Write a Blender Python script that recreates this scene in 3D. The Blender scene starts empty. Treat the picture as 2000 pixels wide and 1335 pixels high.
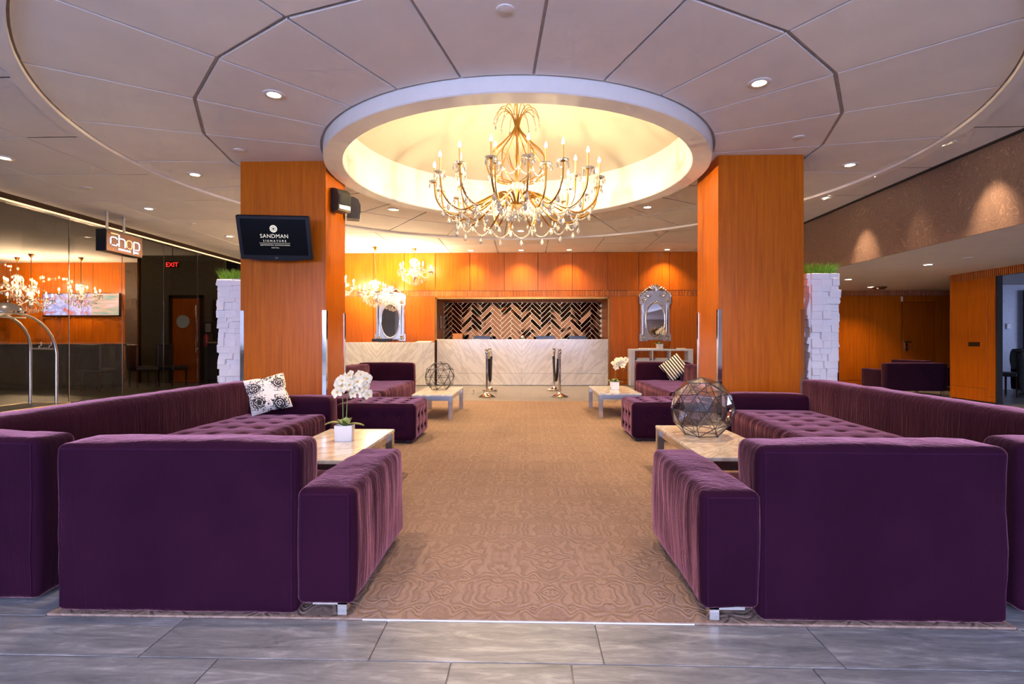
import bpy, math, random
from mathutils import Vector, Matrix, noise
R = math.radians
PI = math.pi
sc = bpy.context.scene
COL = sc.collection
random.seed(7)

# ------------------------------------------------------------------ camera, world, daylight, exposure
cam_d = bpy.data.cameras.new('camera'); cam = bpy.data.objects.new('camera', cam_d); COL.objects.link(cam)
cam_d.sensor_width = 36; cam_d.lens = 1047 / 2000 * 36; cam_d.shift_y = -0.00075
cam_d.clip_start = .05
cam.location = (.13, 0, 1.10); cam.rotation_euler = (R(90), 0, R(1.6))
sc.camera = cam
world = bpy.data.worlds.new('world'); sc.world = world; world.use_nodes = True
bg = world.node_tree.nodes['Background']; bg.inputs[0].default_value = (.50, .62, .95, 1); bg.inputs[1].default_value = .35
vs = sc.view_settings
vs.view_transform = 'Standard'; vs.look = 'None'; vs.gamma = 1; vs.use_curve_mapping = False; vs.exposure = 0.6
cy = sc.cycles
cy.max_bounces = 7; cy.diffuse_bounces = 3; cy.glossy_bounces = 3; cy.transmission_bounces = 5; cy.transparent_max_bounces = 12
cy.use_adaptive_sampling = True; cy.adaptive_threshold = .11; cy.adaptive_min_samples = 14
cy.caustics_reflective = False; cy.caustics_refractive = False
WARM = (1.0, .66, .36)

def lamp(name, kind, loc, energy, color, parent=None, rot=(0, 0, 0), **kw):
    d = bpy.data.lights.new(name, kind); d.energy = energy; d.color = color
    for k, v in kw.items(): setattr(d, k, v)
    o = bpy.data.objects.new(name, d); COL.objects.link(o); o.location = loc; o.rotation_euler = rot
    if parent: o.parent = parent
    return o
# daylight through the street windows behind the camera and through the windows of the side room
lamp('street_daylight', 'AREA', (-.8, -4.75, 1.75), 1200, (.52, .60, 1.0), rot=(R(40), 0, 0), shape='RECTANGLE', size=12.0, size_y=2.7)
lamp('side_room_daylight', 'AREA', (15.6, 8.0, 1.6), 120, (.50, .60, 1.0), rot=(R(90), 0, R(90)), shape='RECTANGLE', size=5, size_y=2.0)

# ------------------------------------------------------------------ materials
def nmat(name):
    m = bpy.data.materials.new(name); m.use_nodes = True
    nt = m.node_tree; b = nt.nodes['Principled BSDF']
    return m, nt, b
def nd(nt, t, **kw):
    n = nt.nodes.new(t)
    for k, v in kw.items():
        if k.startswith('i_'): n.inputs[k[2:].replace('_', ' ')].default_value = v
        elif k.startswith('n'): n.inputs[int(k[1:])].default_value = v
        else: setattr(n, k, v)
    return n
def lk(nt, a, b): nt.links.new(a, b)
def ramp(nt, fac, stops):
    r = nt.nodes.new('ShaderNodeValToRGB'); e = r.color_ramp.elements
    while len(e) < len(stops): e.new(.5)
    for el, (p, c) in zip(e, stops): el.position = p; el.color = (*c, 1)
    lk(nt, fac, r.inputs[0]); return r.outputs[0]
def math_(nt, op, a, b=None, c=None):
    n = nt.nodes.new('ShaderNodeMath'); n.operation = op
    for i, v in enumerate((a, b, c)):
        if v is None: continue
        if isinstance(v, (int, float)): n.inputs[i].default_value = v
        else: lk(nt, v, n.inputs[i])
    return n.outputs[0]
def coords(nt, scale=(1, 1, 1), rot=(0, 0, 0), loc=(0, 0, 0), out='Object'):
    t = nt.nodes.new('ShaderNodeTexCoord'); mp = nt.nodes.new('ShaderNodeMapping')
    mp.inputs['Scale'].default_value = scale; mp.inputs['Rotation'].default_value = rot; mp.inputs['Location'].default_value = loc
    lk(nt, t.outputs[out], mp.inputs[0]); return mp.outputs[0]
def noise_n(nt, vec, scale=5, detail=3, rough=.5, dist=0):
    n = nt.nodes.new('ShaderNodeTexNoise'); lk(nt, vec, n.inputs['Vector'])
    n.inputs['Scale'].default_value = scale; n.inputs['Detail'].default_value = detail
    n.inputs['Roughness'].default_value = rough; n.inputs['Distortion'].default_value = dist
    return n.outputs['Fac']
def bump(nt, b, h, strength=.3, dist=.01):
    n = nt.nodes.new('ShaderNodeBump'); n.inputs['Strength'].default_value = strength; n.inputs['Distance'].default_value = dist
    lk(nt, h, n.inputs['Height']); lk(nt, n.outputs[0], b.inputs['Normal'])
def plain(name, col, rough=.5, metal=0, **kw):
    m, nt, b = nmat(name)
    b.inputs['Roughness'].default_value = rough; b.inputs['Metallic'].default_value = metal
    v = noise_n(nt, coords(nt), kw.pop('nscale', 9), 3)
    k = kw.pop('var', .10)
    c = ramp(nt, v, [(.3, tuple(x * (1 - k) for x in col)), (.7, tuple(min(1, x * (1 + k)) for x in col))])
    lk(nt, c, b.inputs['Base Color'])
    for a, val in kw.items(): b.inputs[a.replace('_', ' ')].default_value = val
    return m
def wood(name, c1, c2, rough=.32, horiz=False):
    m, nt, b = nmat(name)
    v = coords(nt, (14, 14, .55))
    n1 = noise_n(nt, v, 2.2, 6, .62, .6); n2 = noise_n(nt, coords(nt, (60, 60, 1.2)), 2, 3, .6)
    f = math_(nt, 'ADD', math_(nt, 'MULTIPLY', n1, .7), math_(nt, 'MULTIPLY', n2, .3))
    lk(nt, ramp(nt, f, [(.32, c1), (.66, c2)]), b.inputs['Base Color'])
    b.inputs['Roughness'].default_value = rough; b.inputs['Coat Weight'].default_value = .06; b.inputs['Coat Roughness'].default_value = .2; b.inputs['Specular IOR Level'].default_value = .25
    bump(nt, b, n2, .06, .002); return m
def emis(name, col, s):
    m, nt, b = nmat(name); b.inputs['Base Color'].default_value = (*col, 1); b.inputs['Emission Color'].default_value = (*col, 1)
    b.inputs['Emission Strength'].default_value = s; return m
MT = {}
MT['wood'] = wood('cherry_veneer', (.36, .072, .0015), (.56, .140, .003))
MT['wood_door'] = wood('door_veneer', (.30, .058, .002), (.46, .105, .003))
MT['dark_wood'] = wood('dark_stained_wood', (.022, .010, .005), (.05, .022, .010), .3)
def fluted():
    m, nt, b = nmat('fluted_veneer')
    s = nt.nodes.new('ShaderNodeSeparateXYZ'); lk(nt, coords(nt), s.inputs[0])
    w = math_(nt, 'SINE', math_(nt, 'MULTIPLY', math_(nt, 'ADD', s.outputs[0], s.outputs[1]), 160))
    n1 = noise_n(nt, coords(nt, (14, 14, .55)), 2.2, 5)
    lk(nt, ramp(nt, n1, [(.3, (.34, .070, .0015)), (.7, (.54, .135, .003))]), b.inputs['Base Color'])
    b.inputs['Roughness'].default_value = .35; bump(nt, b, w, .8, .008); return m
MT['fluted'] = fluted()
def velvet(name, c1, c2):
    m, nt, b = nmat(name)
    n1 = noise_n(nt, coords(nt), 2.2, 5, .6); n2 = noise_n(nt, coords(nt), 420, 2)
    n3 = noise_n(nt, coords(nt, (9, 9, 1.2)), 3.0, 3, .6, .8)
    lk(nt, ramp(nt, n1, [(.3, c1), (.72, c2)]), b.inputs['Base Color'])
    b.inputs['Roughness'].default_value = .88; b.inputs['Sheen Weight'].default_value = .72; b.inputs['Sheen Roughness'].default_value = .28
    b.inputs['Sheen Tint'].default_value = (1.0, .42, .52, 1); b.inputs['Specular IOR Level'].default_value = .08
    bump(nt, b, math_(nt, 'ADD', math_(nt, 'MULTIPLY', n2, .12), n3), .40, .014); return m
MT['purple'] = velvet('aubergine_fabric', (.017, .0022, .0105), (.027, .0038, .0155))
MT['purple_dark'] = velvet('dark_aubergine_fabric', (.016, .004, .014), (.024, .006, .020))
MT['seam'] = plain('seam_piping', (.030, .005, .022), .9, Specular_IOR_Level=.1)
MT['ceiling'] = plain('white_ceiling_board', (.84, .80, .78), .85, var=.03, nscale=2.5)
MT['gap'] = plain('ceiling_joint', (.50, .45, .44), .9)
MT['dome'] = plain('cream_plaster', (.47, .425, .37), .7, var=.02)
MT['ring'] = plain('white_plaster', (.80, .77, .74), .6, var=.02)
MT['chrome'] = plain('brushed_steel', (.62, .60, .58), .25, 1, var=.05)
MT['polished'] = plain('polished_steel', (.80, .78, .75), .08, 1, var=.03)
MT['brass'] = plain('antique_gold', (.40, .22, .06), .34, 1)
MT['bronze'] = plain('dark_bronze', (.20, .12, .05), .38, 1)
MT['black'] = plain('black_plastic', (.012, .012, .014), .28)
MT['blackmat'] = plain('black_rubber', (.015, .014, .014), .7)
MT['charcoal'] = plain('charcoal_metal', (.05, .045, .04), .45, .4)
MT['white'] = plain('white_lacquer', (.80, .78, .76), .3, var=.02)
MT['planter'] = plain('white_resin', (.80, .77, .76), .5, var=.03)
MT['candle'] = plain('ivory_candle_sleeve', (.72, .50, .20), .5)
MT['petal'] = plain('orchid_petal', (.84, .74, .50), .55, Subsurface_Weight=0.0)
MT['lip'] = plain('orchid_lip', (.75, .45, .10), .5)
MT['leaf'] = plain('orchid_leaf', (.17, .25, .07), .4)
MT['leaf_pale'] = plain('pale_orchid_leaf', (.42, .42, .16), .4)
MT['stem'] = plain('orchid_stem', (.20, .26, .06), .5)
MT['grass'] = plain('artificial_grass', (.20, .38, .03), .55, var=.5, nscale=30)
MT['soil'] = plain('moss', (.05, .06, .02), .9)
MT['paper'] = plain('paper', (.80, .76, .68), .7)
MT['amber'] = plain('orange_card', (.75, .28, .08), .6)
MT['leather'] = plain('dark_leather', (.020, .015, .013), .42)
MT['darkwall'] = plain('dark_bar_wall', (.035, .026, .018), .7)
MT['olive'] = plain('olive_wall', (.10, .075, .030), .7)
MT['black_stone'] = plain('black_granite', (.010, .0085, .008), .38, var=.35, nscale=4)
MT['curtain'] = plain('dark_curtain', (.015, .007, .022), .9)
MT['coat'] = plain('dark_coat_cloth', (.018, .020, .016), .9)
MT['red'] = emis('exit_red', (1, .03, .02), 2.2)
MT['strip'] = emis('warm_strip', (1, .62, .28), 1.4)
MT['lens'] = emis('downlight_lens', (1, .82, .55), 14)
MT['bulb'] = emis('candle_bulb', (1, .80, .50), 22)
MT['neon'] = emis('sign_white', (.80, .86, 1), 1.1)
MT['neon_or'] = emis('sign_orange', (1, .50, .22), .9)
MT['logo'] = emis('screen_logo', (.42, .38, .30), .9)
MT['screen'] = plain('screen_glass', (.002, .002, .003), .16, var=.01, Specular_IOR_Level=.12)
MT['bezel'] = plain('tv_bezel', (.008, .008, .013), .3, Specular_IOR_Level=.3)
def glass(name, tint, refl=1.0, rough=0):
    m = bpy.data.materials.new(name); m.use_nodes = True; nt = m.node_tree; nt.nodes.clear()
    o = nt.nodes.new('ShaderNodeOutputMaterial'); mx = nt.nodes.new('ShaderNodeMixShader')
    t = nt.nodes.new('ShaderNodeBsdfTransparent'); t.inputs[0].default_value = (*tint, 1)
    g = nt.nodes.new('ShaderNodeBsdfGlossy'); g.inputs['Roughness'].default_value = rough; g.inputs[0].default_value = (.95, .95, .95, 1)
    lw = nt.nodes.new('ShaderNodeLayerWeight'); lw.inputs[0].default_value = .5
    fr = math_(nt, 'ADD', math_(nt, 'MULTIPLY', math_(nt, 'POWER', lw.outputs['Facing'], 5.0), .9), .05)
    lk(nt, math_(nt, 'MULTIPLY', fr, refl), mx.inputs[0]); lk(nt, t.outputs[0], mx.inputs[1]); lk(nt, g.outputs[0], mx.inputs[2]); lk(nt, mx.outputs[0], o.inputs[0])
    return m
MT['pane'] = glass('smoked_partition_glass', (.80, .77, .74), .55)
MT['globe_glass'] = glass('thin_lantern_glass', (.985, .98, .975), 1.8)
m, nt, b = nmat('cut_crystal'); b.inputs['Base Color'].default_value = (1, .97, .90, 1); b.inputs['Roughness'].default_value = .02
b.inputs['Transmission Weight'].default_value = .72; b.inputs['IOR'].default_value = 1.5; MT['crystal'] = m
def mirror(name, col, rough, sc_=30):
    m, nt, b = nmat(name); b.inputs['Metallic'].default_value = 1
    n = noise_n(nt, coords(nt), sc_, 2)
    lk(nt, ramp(nt, n, [(.2, tuple(x * .85 for x in col)), (.8, col)]), b.inputs['Base Color']); b.inputs['Roughness'].default_value = rough
    return m
MT['mirror'] = mirror('mirror', (.86, .86, .86), .02, 3)
MT['antique_mirror'] = mirror('antique_silver_mirror', (.72, .70, .66), .22, 45)
MT['bronze_mirror'] = mirror('bronze_mirror', (.055, .019, .0055), .045, 6)
MT['grout'] = plain('bright_bevel', (.62, .40, .20), .25, .6)
def marble(name, base, vein, cx=None, scale=1.0):
    m, nt, b = nmat(name)
    t = nt.nodes.new('ShaderNodeTexCoord'); s = nt.nodes.new('ShaderNodeSeparateXYZ'); lk(nt, t.outputs['Object'], s.inputs[0])
    x = s.outputs[0]
    if cx is not None: x = math_(nt, 'ABSOLUTE', math_(nt, 'SUBTRACT', x, cx))
    c = nt.nodes.new('ShaderNodeCombineXYZ'); lk(nt, x, c.inputs[0]); lk(nt, s.outputs[1], c.inputs[1]); lk(nt, s.outputs[2], c.inputs[2])
    mp = nt.nodes.new('ShaderNodeMapping'); mp.inputs['Scale'].default_value = (4.2 * scale, 1.4 * scale, .8 * scale)
    rt = nt.nodes.new('ShaderNodeMapping'); rt.inputs['Rotation'].default_value = (0, R(-38), R(35) if cx is None else 0)
    lk(nt, c.outputs[0], rt.inputs[0]); lk(nt, rt.outputs[0], mp.inputs[0])
    n1 = noise_n(nt, mp.outputs[0], 1.6, 7, .62, .9); n2 = noise_n(nt, mp.outputs[0], 3.2, 6, .65, .5)
    v = math_(nt, 'SUBTRACT', 1.0, math_(nt, 'MINIMUM', math_(nt, 'MULTIPLY', math_(nt, 'ABSOLUTE', math_(nt, 'SUBTRACT', n1, .5)), 14), 1))
    f = math_(nt, 'ADD', math_(nt, 'MULTIPLY', v, .6), math_(nt, 'MULTIPLY', n2, .35))
    lk(nt, ramp(nt, f, [(.18, base), (.85, vein)]), b.inputs['Base Color']); b.inputs['Roughness'].default_value = .16
    return m
MT['desk_marble'] = marble('white_veined_marble', (.86, .80, .70), (.66, .59, .50), 0.0)
MT['table_marble'] = marble('pale_marble', (.82, .77, .66), (.55, .48, .38), None, 1.3)
def slate():
    m, nt, b = nmat('grey_slate_tile')
    oi = nt.nodes.new('ShaderNodeObjectInfo')
    t = nt.nodes.new('ShaderNodeTexCoord'); va = nt.nodes.new('ShaderNodeVectorMath'); va.operation = 'ADD'
    cb = nt.nodes.new('ShaderNodeCombineXYZ'); lk(nt, math_(nt, 'MULTIPLY', oi.outputs['Random'], 40), cb.inputs[2])
    lk(nt, t.outputs['Object'], va.inputs[0]); lk(nt, cb.outputs[0], va.inputs[1])
    mp = nt.nodes.new('ShaderNodeMapping'); mp.inputs['Rotation'].default_value = (0, 0, R(14)); mp.inputs['Scale'].default_value = (1.3, 7, 1)
    lk(nt, va.outputs[0], mp.inputs[0])
    n1 = noise_n(nt, mp.outputs[0], 2.4, 9, .68, 1.0); n2 = noise_n(nt, mp.outputs[0], 14, 6, .7)
    f = math_(nt, 'ADD', math_(nt, 'MULTIPLY', n1, .75), math_(nt, 'MULTIPLY', n2, .25))
    lk(nt, ramp(nt, f, [(.33, (.11, .112, .12)), (.52, (.235, .235, .24)), (.70, (.48, .47, .46))]), b.inputs['Base Color'])
    b.inputs['Roughness'].default_value = .42; bump(nt, b, f, .18, .006); return m
MT['slate'] = slate()
def floor_mat():
    m, nt, b = nmat('grey_stone_floor')
    br = nt.nodes.new('ShaderNodeTexBrick'); lk(nt, coords(nt), br.inputs['Vector'])
    br.inputs['Scale'].default_value = 1; br.inputs['Brick Width'].default_value = .81; br.inputs['Row Height'].default_value = .265; br.inputs['Mortar Size'].default_value = .004
    br.inputs['Color1'].default_value = (.24, .23, .21, 1); br.inputs['Color2'].default_value = (.31, .29, .265, 1); br.inputs['Mortar'].default_value = (.10, .09, .085, 1)
    n1 = noise_n(nt, coords(nt, (1.3, 7, 1)), 2.4, 7, .65, .8)
    mx = nt.nodes.new('ShaderNodeMix'); mx.data_type = 'RGBA'; mx.blend_type = 'MULTIPLY'; mx.inputs[0].default_value = 1
    lk(nt, br.outputs[0], mx.inputs[6]); lk(nt, ramp(nt, n1, [(.3, (.65, .65, .65)), (.7, (1.15, 1.12, 1.08))]), mx.inputs[7])
    lk(nt, mx.outputs[2], b.inputs['Base Color']); b.inputs['Roughness'].default_value = .38; return m
MT['floor'] = floor_mat()
def damask(name, px, py, cols, nsc, k, bumpk, rough=.95):
    m, nt, b = nmat(name)
    s = nt.nodes.new('ShaderNodeSeparateXYZ'); lk(nt, coords(nt), s.inputs[0])
    X = math_(nt, 'PINGPONG', s.outputs[0], px); Y = math_(nt, 'PINGPONG', s.outputs[1], py)
    c = nt.nodes.new('ShaderNodeCombineXYZ'); lk(nt, X, c.inputs[0]); lk(nt, math_(nt, 'MULTIPLY', Y, .7), c.inputs[1]); lk(nt, math_(nt, 'MULTIPLY', s.outputs[2], .6), c.inputs[2])
    n = noise_n(nt, c.outputs[0], nsc, 1.5, .5, .7)
    w = math_(nt, 'SINE', math_(nt, 'MULTIPLY', n, k))
    fine = noise_n(nt, coords(nt), 130, 3, .7); med = noise_n(nt, coords(nt), 1.3, 4, .6)
    f = math_(nt, 'ADD', math_(nt, 'ADD', math_(nt, 'MULTIPLY', w, .10), math_(nt, 'MULTIPLY', fine, .75)), math_(nt, 'MULTIPLY', med, .25))
    lk(nt, ramp(nt, f, [(.22, cols[0]), (.50, cols[1]), (.78, cols[2])]), b.inputs['Base Color'])
    b.inputs['Roughness'].default_value = rough; b.inputs['Specular IOR Level'].default_value = .15
    bump(nt, b, math_(nt, 'ADD', w, math_(nt, 'MULTIPLY', fine, 1.4)), bumpk, .006); return m
MT['carpet'] = damask('damask_carpet', .235, .39, ((.22, .145, .105), (.32, .215, .16), (.40, .28, .215)), 7.5, 60, .45)
def wallpaper(name, c0, c1, c2):
    m, nt, b = nmat(name)
    n = noise_n(nt, coords(nt), 3.2, 2, .5, 1.2)
    line = math_(nt, 'GREATER_THAN', math_(nt, 'SINE', math_(nt, 'MULTIPLY', n, 95)), .88)
    st = noise_n(nt, coords(nt, (90, 90, 1.0)), 3, 4, .7); st2 = noise_n(nt, coords(nt), 120, 2, .7)
    base = ramp(nt, math_(nt, 'ADD', math_(nt, 'MULTIPLY', st, .6), math_(nt, 'MULTIPLY', st2, .4)), [(.35, c0), (.65, c1)])
    mx = nt.nodes.new('ShaderNodeMix'); mx.data_type = 'RGBA'; lk(nt, math_(nt, 'MULTIPLY', line, .55), mx.inputs[0]); lk(nt, base, mx.inputs[6]); mx.inputs[7].default_value = (*c2, 1)
    lk(nt, mx.outputs[2], b.inputs['Base Color']); b.inputs['Roughness'].default_value = .42; b.inputs['Metallic'].default_value = .25; return m
MT['wallpaper'] = wallpaper('brown_wallpaper', (.12, .075, .060), (.24, .16, .13), (.36, .24, .16))
MT['bluepaper'] = wallpaper('blue_grey_wallpaper', (.30, .31, .36), (.40, .41, .46), (.24, .25, .30))
def floral():
    m, nt, b = nmat('floral_print')
    v = coords(nt, (1, 1, 0))
    vo = nt.nodes.new('ShaderNodeTexVoronoi'); lk(nt, v, vo.inputs['Vector']); vo.voronoi_dimensions = '2D'; vo.inputs['Scale'].default_value = 6.2; vo.inputs['Randomness'].default_value = .75
    d = vo.outputs['Distance']
    n = noise_n(nt, v, 24, 3, .6, 1.5); petals = math_(nt, 'SINE', math_(nt, 'ADD', math_(nt, 'MULTIPLY', d, 52), math_(nt, 'MULTIPLY', n, 14)))
    rose = math_(nt, 'MULTIPLY', math_(nt, 'LESS_THAN', math_(nt, 'ADD', d, math_(nt, 'MULTIPLY', n, .12)), .43), math_(nt, 'GREATER_THAN', petals, -.35))
    leaf = math_(nt, 'MULTIPLY', math_(nt, 'LESS_THAN', d, .56), math_(nt, 'GREATER_THAN', noise_n(nt, v, 34, 1, .4, 2.0), .57))
    f = math_(nt, 'MAXIMUM', rose, leaf)
    lk(nt, ramp(nt, f, [(.4, (.80, .72, .62)), (.6, (.012, .011, .012))]), b.inputs['Base Color']); b.inputs['Roughness'].default_value = .8; return m
MT['floral'] = floral()
def stripes():
    m, nt, b = nmat('striped_print')
    s = nt.nodes.new('ShaderNodeSeparateXYZ'); lk(nt, coords(nt), s.inputs[0])
    w = math_(nt, 'SINE', math_(nt, 'MULTIPLY', s.outputs[0], 2 * PI / .047))
    lk(nt, ramp(nt, math_(nt, 'ADD', math_(nt, 'MULTIPLY', w, .5), .5), [(.47, (.80, .74, .64)), (.53, (.02, .012, .014))]), b.inputs['Base Color']); b.inputs['Roughness'].default_value = .8; return m
MT['stripes'] = stripes()
def sports():
    m, nt, b = nmat('sports_screen')
    v = coords(nt)
    s = nt.nodes.new('ShaderNodeSeparateXYZ'); lk(nt, v, s.inputs[0])
    n = noise_n(nt, coords(nt, (2.4, 1, 3.0)), 1.7, 5, .6, .8)
    left = ramp(nt, n, [(.30, (.10, .04, .06)), (.40, (.75, .16, .05)), (.47, (.30, .34, .75)), (.60, (.62, .62, .95)), (.72, (.30, .55, .55))])
    n2 = noise_n(nt, coords(nt, (.7, 1, 6), (0, R(18), 0)), 1.6, 4, .55, .3)
    right = ramp(nt, n2, [(.32, (.05, .35, .36)), (.45, (.50, .38, .26)), (.56, (.72, .42, .40)), (.68, (.75, .70, .88))])
    mx = nt.nodes.new('ShaderNodeMix'); mx.data_type = 'RGBA'
    lk(nt, math_(nt, 'SMOOTH_MIN', 1, math_(nt, 'MAXIMUM', 0, math_(nt, 'MULTIPLY', math_(nt, 'SUBTRACT', s.outputs[0], .25), 9)), .1), mx.inputs[0]); lk(nt, left, mx.inputs[6]); lk(nt, right, mx.inputs[7])
    lk(nt, mx.outputs[2], b.inputs['Emission Color']); b.inputs['Emission Strength'].default_value = 1.3; b.inputs['Base Color'].default_value = (.02, .02, .02, 1); return m
MT['sports'] = sports()

# ------------------------------------------------------------------ mesh builder and scene helpers
class MB:
    def __init__(s): s.v = []; s.f = []
    def add(s, vs_, fs):
        o = len(s.v); s.v += [tuple(p) for p in vs_]; s.f += [tuple(i + o for i in f) for f in fs]; return s
    def box(s, x0, x1, y0, y1, z0, z1, M=None):
        p = [Vector((x, y, z)) for z in (z0, z1) for y in (y0, y1) for x in (x0, x1)]
        if M: p = [M @ q for q in p]
        return s.add(p, [(0, 2, 3, 1), (4, 5, 7, 6), (0, 1, 5, 4), (2, 6, 7, 3), (0, 4, 6, 2), (1, 3, 7, 5)])
    def cbox(s, x0, x1, y0, y1, z0, z1, c=.004, M=None):          # chamfered box
        hx, hy, hz = (x1 - x0) / 2, (y1 - y0) / 2, (z1 - z0) / 2; cx, cy, cz = (x0 + x1) / 2, (y0 + y1) / 2, (z0 + z1) / 2
        vs_, idx = [], {}
        for sx in (-1, 1):
            for sy in (-1, 1):
                for sz in (-1, 1):
                    for a in range(3):
                        q = [hx - c, hy - c, hz - c]; q[a] += c
                        idx[(sx, sy, sz, a)] = len(vs_); p = Vector((cx + sx * q[0], cy + sy * q[1], cz + sz * q[2])); vs_.append(M @ p if M else p)
        fs = []
        for a in range(3):
            b_, c_ = (a + 1) % 3, (a + 2) % 3
            for sg in (-1, 1):
                l = []
                for (u, w) in ((-1, -1), (1, -1), (1, 1), (-1, 1)):
                    t = [0, 0, 0]; t[a] = sg; t[b_] = u; t[c_] = w; l.append(idx[(*t, a)])
                fs.append(tuple(l if sg > 0 else l[::-1]))
            for u in (-1, 1):
                for w in (-1, 1):
                    t0 = [0, 0, 0]; t0[b_] = u; t0[c_] = w; l = []
                    for sg in (-1, 1):
                        t = list(t0); t[a] = sg; l.append(t)
                    q = (idx[(*l[0], b_)], idx[(*l[1], b_)], idx[(*l[1], c_)], idx[(*l[0], c_)])
                    fs.append(q if u * w > 0 else q[::-1])
        for sx in (-1, 1):
            for sy in (-1, 1):
                for sz in (-1, 1):
                    t = tuple(idx[(sx, sy, sz, a)] for a in range(3)); fs.append(t if sx * sy * sz > 0 else t[::-1])
        return s.add(vs_, fs)
    def prism(s, poly, z0, z1, M=None):
        n = len(poly); p = [Vector((x, y, z0)) for x, y in poly] + [Vector((x, y, z1)) for x, y in poly]
        if M: p = [M @ q for q in p]
        return s.add(p, [tuple(range(n))[::-1], tuple(range(n, 2 * n))] + [(i, (i + 1) % n, n + (i + 1) % n, n + i) for i in range(n)])
    def tube(s, pts, r, n=6, r1=None, closed=False):
        P = [Vector(p) for p in pts]; k = len(P); rings = []
        up = None
        for i in range(k):
            t = (P[(i + 1) % k] - P[i - 1]) if closed else (P[min(i + 1, k - 1)] - P[max(i - 1, 0)])
            if t.length < 1e-9: t = Vector((0, 0, 1))
            t.normalize()
            if up is None: up = t.orthogonal().normalized()
            else:
                up = up - t * up.dot(t)
                up = up.normalized() if up.length > 1e-6 else t.orthogonal().normalized()
            w = t.cross(up); rr = r if r1 is None else r + (r1 - r) * i / (k - 1)
            if isinstance(r, (list, tuple)): rr = r[i]
            rings.append([P[i] + (up * math.cos(2 * PI * j / n) + w * math.sin(2 * PI * j / n)) * rr for j in range(n)])
        vs_ = [p for g in rings for p in g]; fs = []
        for i in range(k if closed else k - 1):
            a, b_ = i * n, ((i + 1) % k) * n
            fs += [(a + j, a + (j + 1) % n, b_ + (j + 1) % n, b_ + j) for j in range(n)]
        if not closed: fs += [tuple(range(n))[::-1], tuple(range((k - 1) * n, k * n))]
        return s.add(vs_, fs)
    def lathe(s, prof, n=24, c=(0, 0, 0), M=None, flip=False):
        vs_, fs, rows = [], [], []
        for r, z in prof:
            if r < 1e-6: rows.append([len(vs_)]); vs_.append(Vector((c[0], c[1], c[2] + z)))
            else:
                rows.append(list(range(len(vs_), len(vs_) + n)))
                vs_ += [Vector((c[0] + r * math.cos(2 * PI * j / n), c[1] + r * math.sin(2 * PI * j / n), c[2] + z)) for j in range(n)]
        for a, b_ in zip(rows, rows[1:]):
            for j in range(n):
                j2 = (j + 1) % n
                if len(a) == 1 and len(b_) == 1: continue
                q = (a[0], b_[j2], b_[j]) if len(a) == 1 else (a[j], a[j2], b_[0]) if len(b_) == 1 else (a[j], a[j2], b_[j2], b_[j])
                fs.append(q[::-1] if flip else q)
        if M: vs_ = [M @ p for p in vs_]
        return s.add(vs_, fs)
    def ball(s, c, r, n=8, sz=1.0):
        m_ = max(4, n // 2 + 1)
        return s.lathe([(r * math.sin(PI * i / m_) if 0 < i < m_ else 0, -r * sz * math.cos(PI * i / m_)) for i in range(m_ + 1)], n, c)
    def mesh(s, name, smooth=None):
        me = bpy.data.meshes.new(name); me.from_pydata(s.v, [], s.f); me.update()
        if smooth is not None:
            me.polygons.foreach_set('use_smooth', [True] * len(me.polygons))
            if smooth < 179: me.set_sharp_from_angle(angle=R(smooth))
        return me
    def build(s, name, mat, parent=None, smooth=None, loc=None, rot=None):
        return inst(s.mesh(name, smooth), name, mat, parent, loc, rot)
def inst(me, name, mat=None, parent=None, loc=None, rot=None):
    if mat is not None and not me.materials: me.materials.append(MT[mat] if isinstance(mat, str) else mat)
    o = bpy.data.objects.new(name, me); COL.objects.link(o)
    if parent: o.parent = parent
    if loc is not None: o.location = loc
    if rot is not None: o.rotation_euler = rot
    return o
def tag(o, label, cat, group=None):
    o['label'] = label; o['category'] = cat
    if group: o['group'] = group
    return o
def thing(name, label, cat, loc=(0, 0, 0), rz=0, group=None):
    o = bpy.data.objects.new(name, None); COL.objects.link(o); o.location = loc; o.rotation_euler = (0, 0, rz); o.empty_display_size = .1
    return tag(o, label, cat, group)
def struct(o): o['kind'] = 'structure'; return o
def stuff(o): o['kind'] = 'stuff'; return o
def sempty(name):
    o = bpy.data.objects.new(name, None); COL.objects.link(o); return struct(o)
def copy_tree(o, parent=None):
    c = o.copy(); COL.objects.link(c); c.parent = parent
    for ch in list(o.children): copy_tree(ch, c)
    return c
def bez(p0, p1, p2, p3, n=12):
    o = []
    for i in range(n + 1):
        t = i / n; u = 1 - t
        o.append(tuple(u**3 * a + 3 * u * u * t * b_ + 3 * u * t * t * c_ + t**3 * d for a, b_, c_, d in zip(p0, p1, p2, p3)))
    return o
def spline(P, n=6):
    P = [Vector(p) for p in P]; o = []
    for i in range(len(P) - 1):
        a, b_, c_, d = P[max(i - 1, 0)], P[i], P[i + 1], P[min(i + 2, len(P) - 1)]
        for k in range(n):
            t = k / n
            o.append(.5 * (2 * b_ + (c_ - a) * t + (2 * a - 5 * b_ + 4 * c_ - d) * t * t + (3 * b_ - a - 3 * c_ + d) * t**3))
    o.append(P[-1]); return o
def text_mesh(name, body, size, mat, parent, M, align='CENTER', extrude=.002, spacing=1.0):
    cu = bpy.data.curves.new(name, 'FONT'); cu.body = body; cu.size = size; cu.align_x = align; cu.extrude = extrude; cu.space_character = spacing; cu.resolution_u = 3
    t = bpy.data.objects.new(name, cu); COL.objects.link(t)
    me = bpy.data.meshes.new_from_object(t.evaluated_get(bpy.context.evaluated_depsgraph_get()))
    bpy.data.objects.remove(t); bpy.data.curves.remove(cu)
    me.name = name; me.transform(M); me.materials.clear()
    return inst(me, name, mat, parent)
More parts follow.
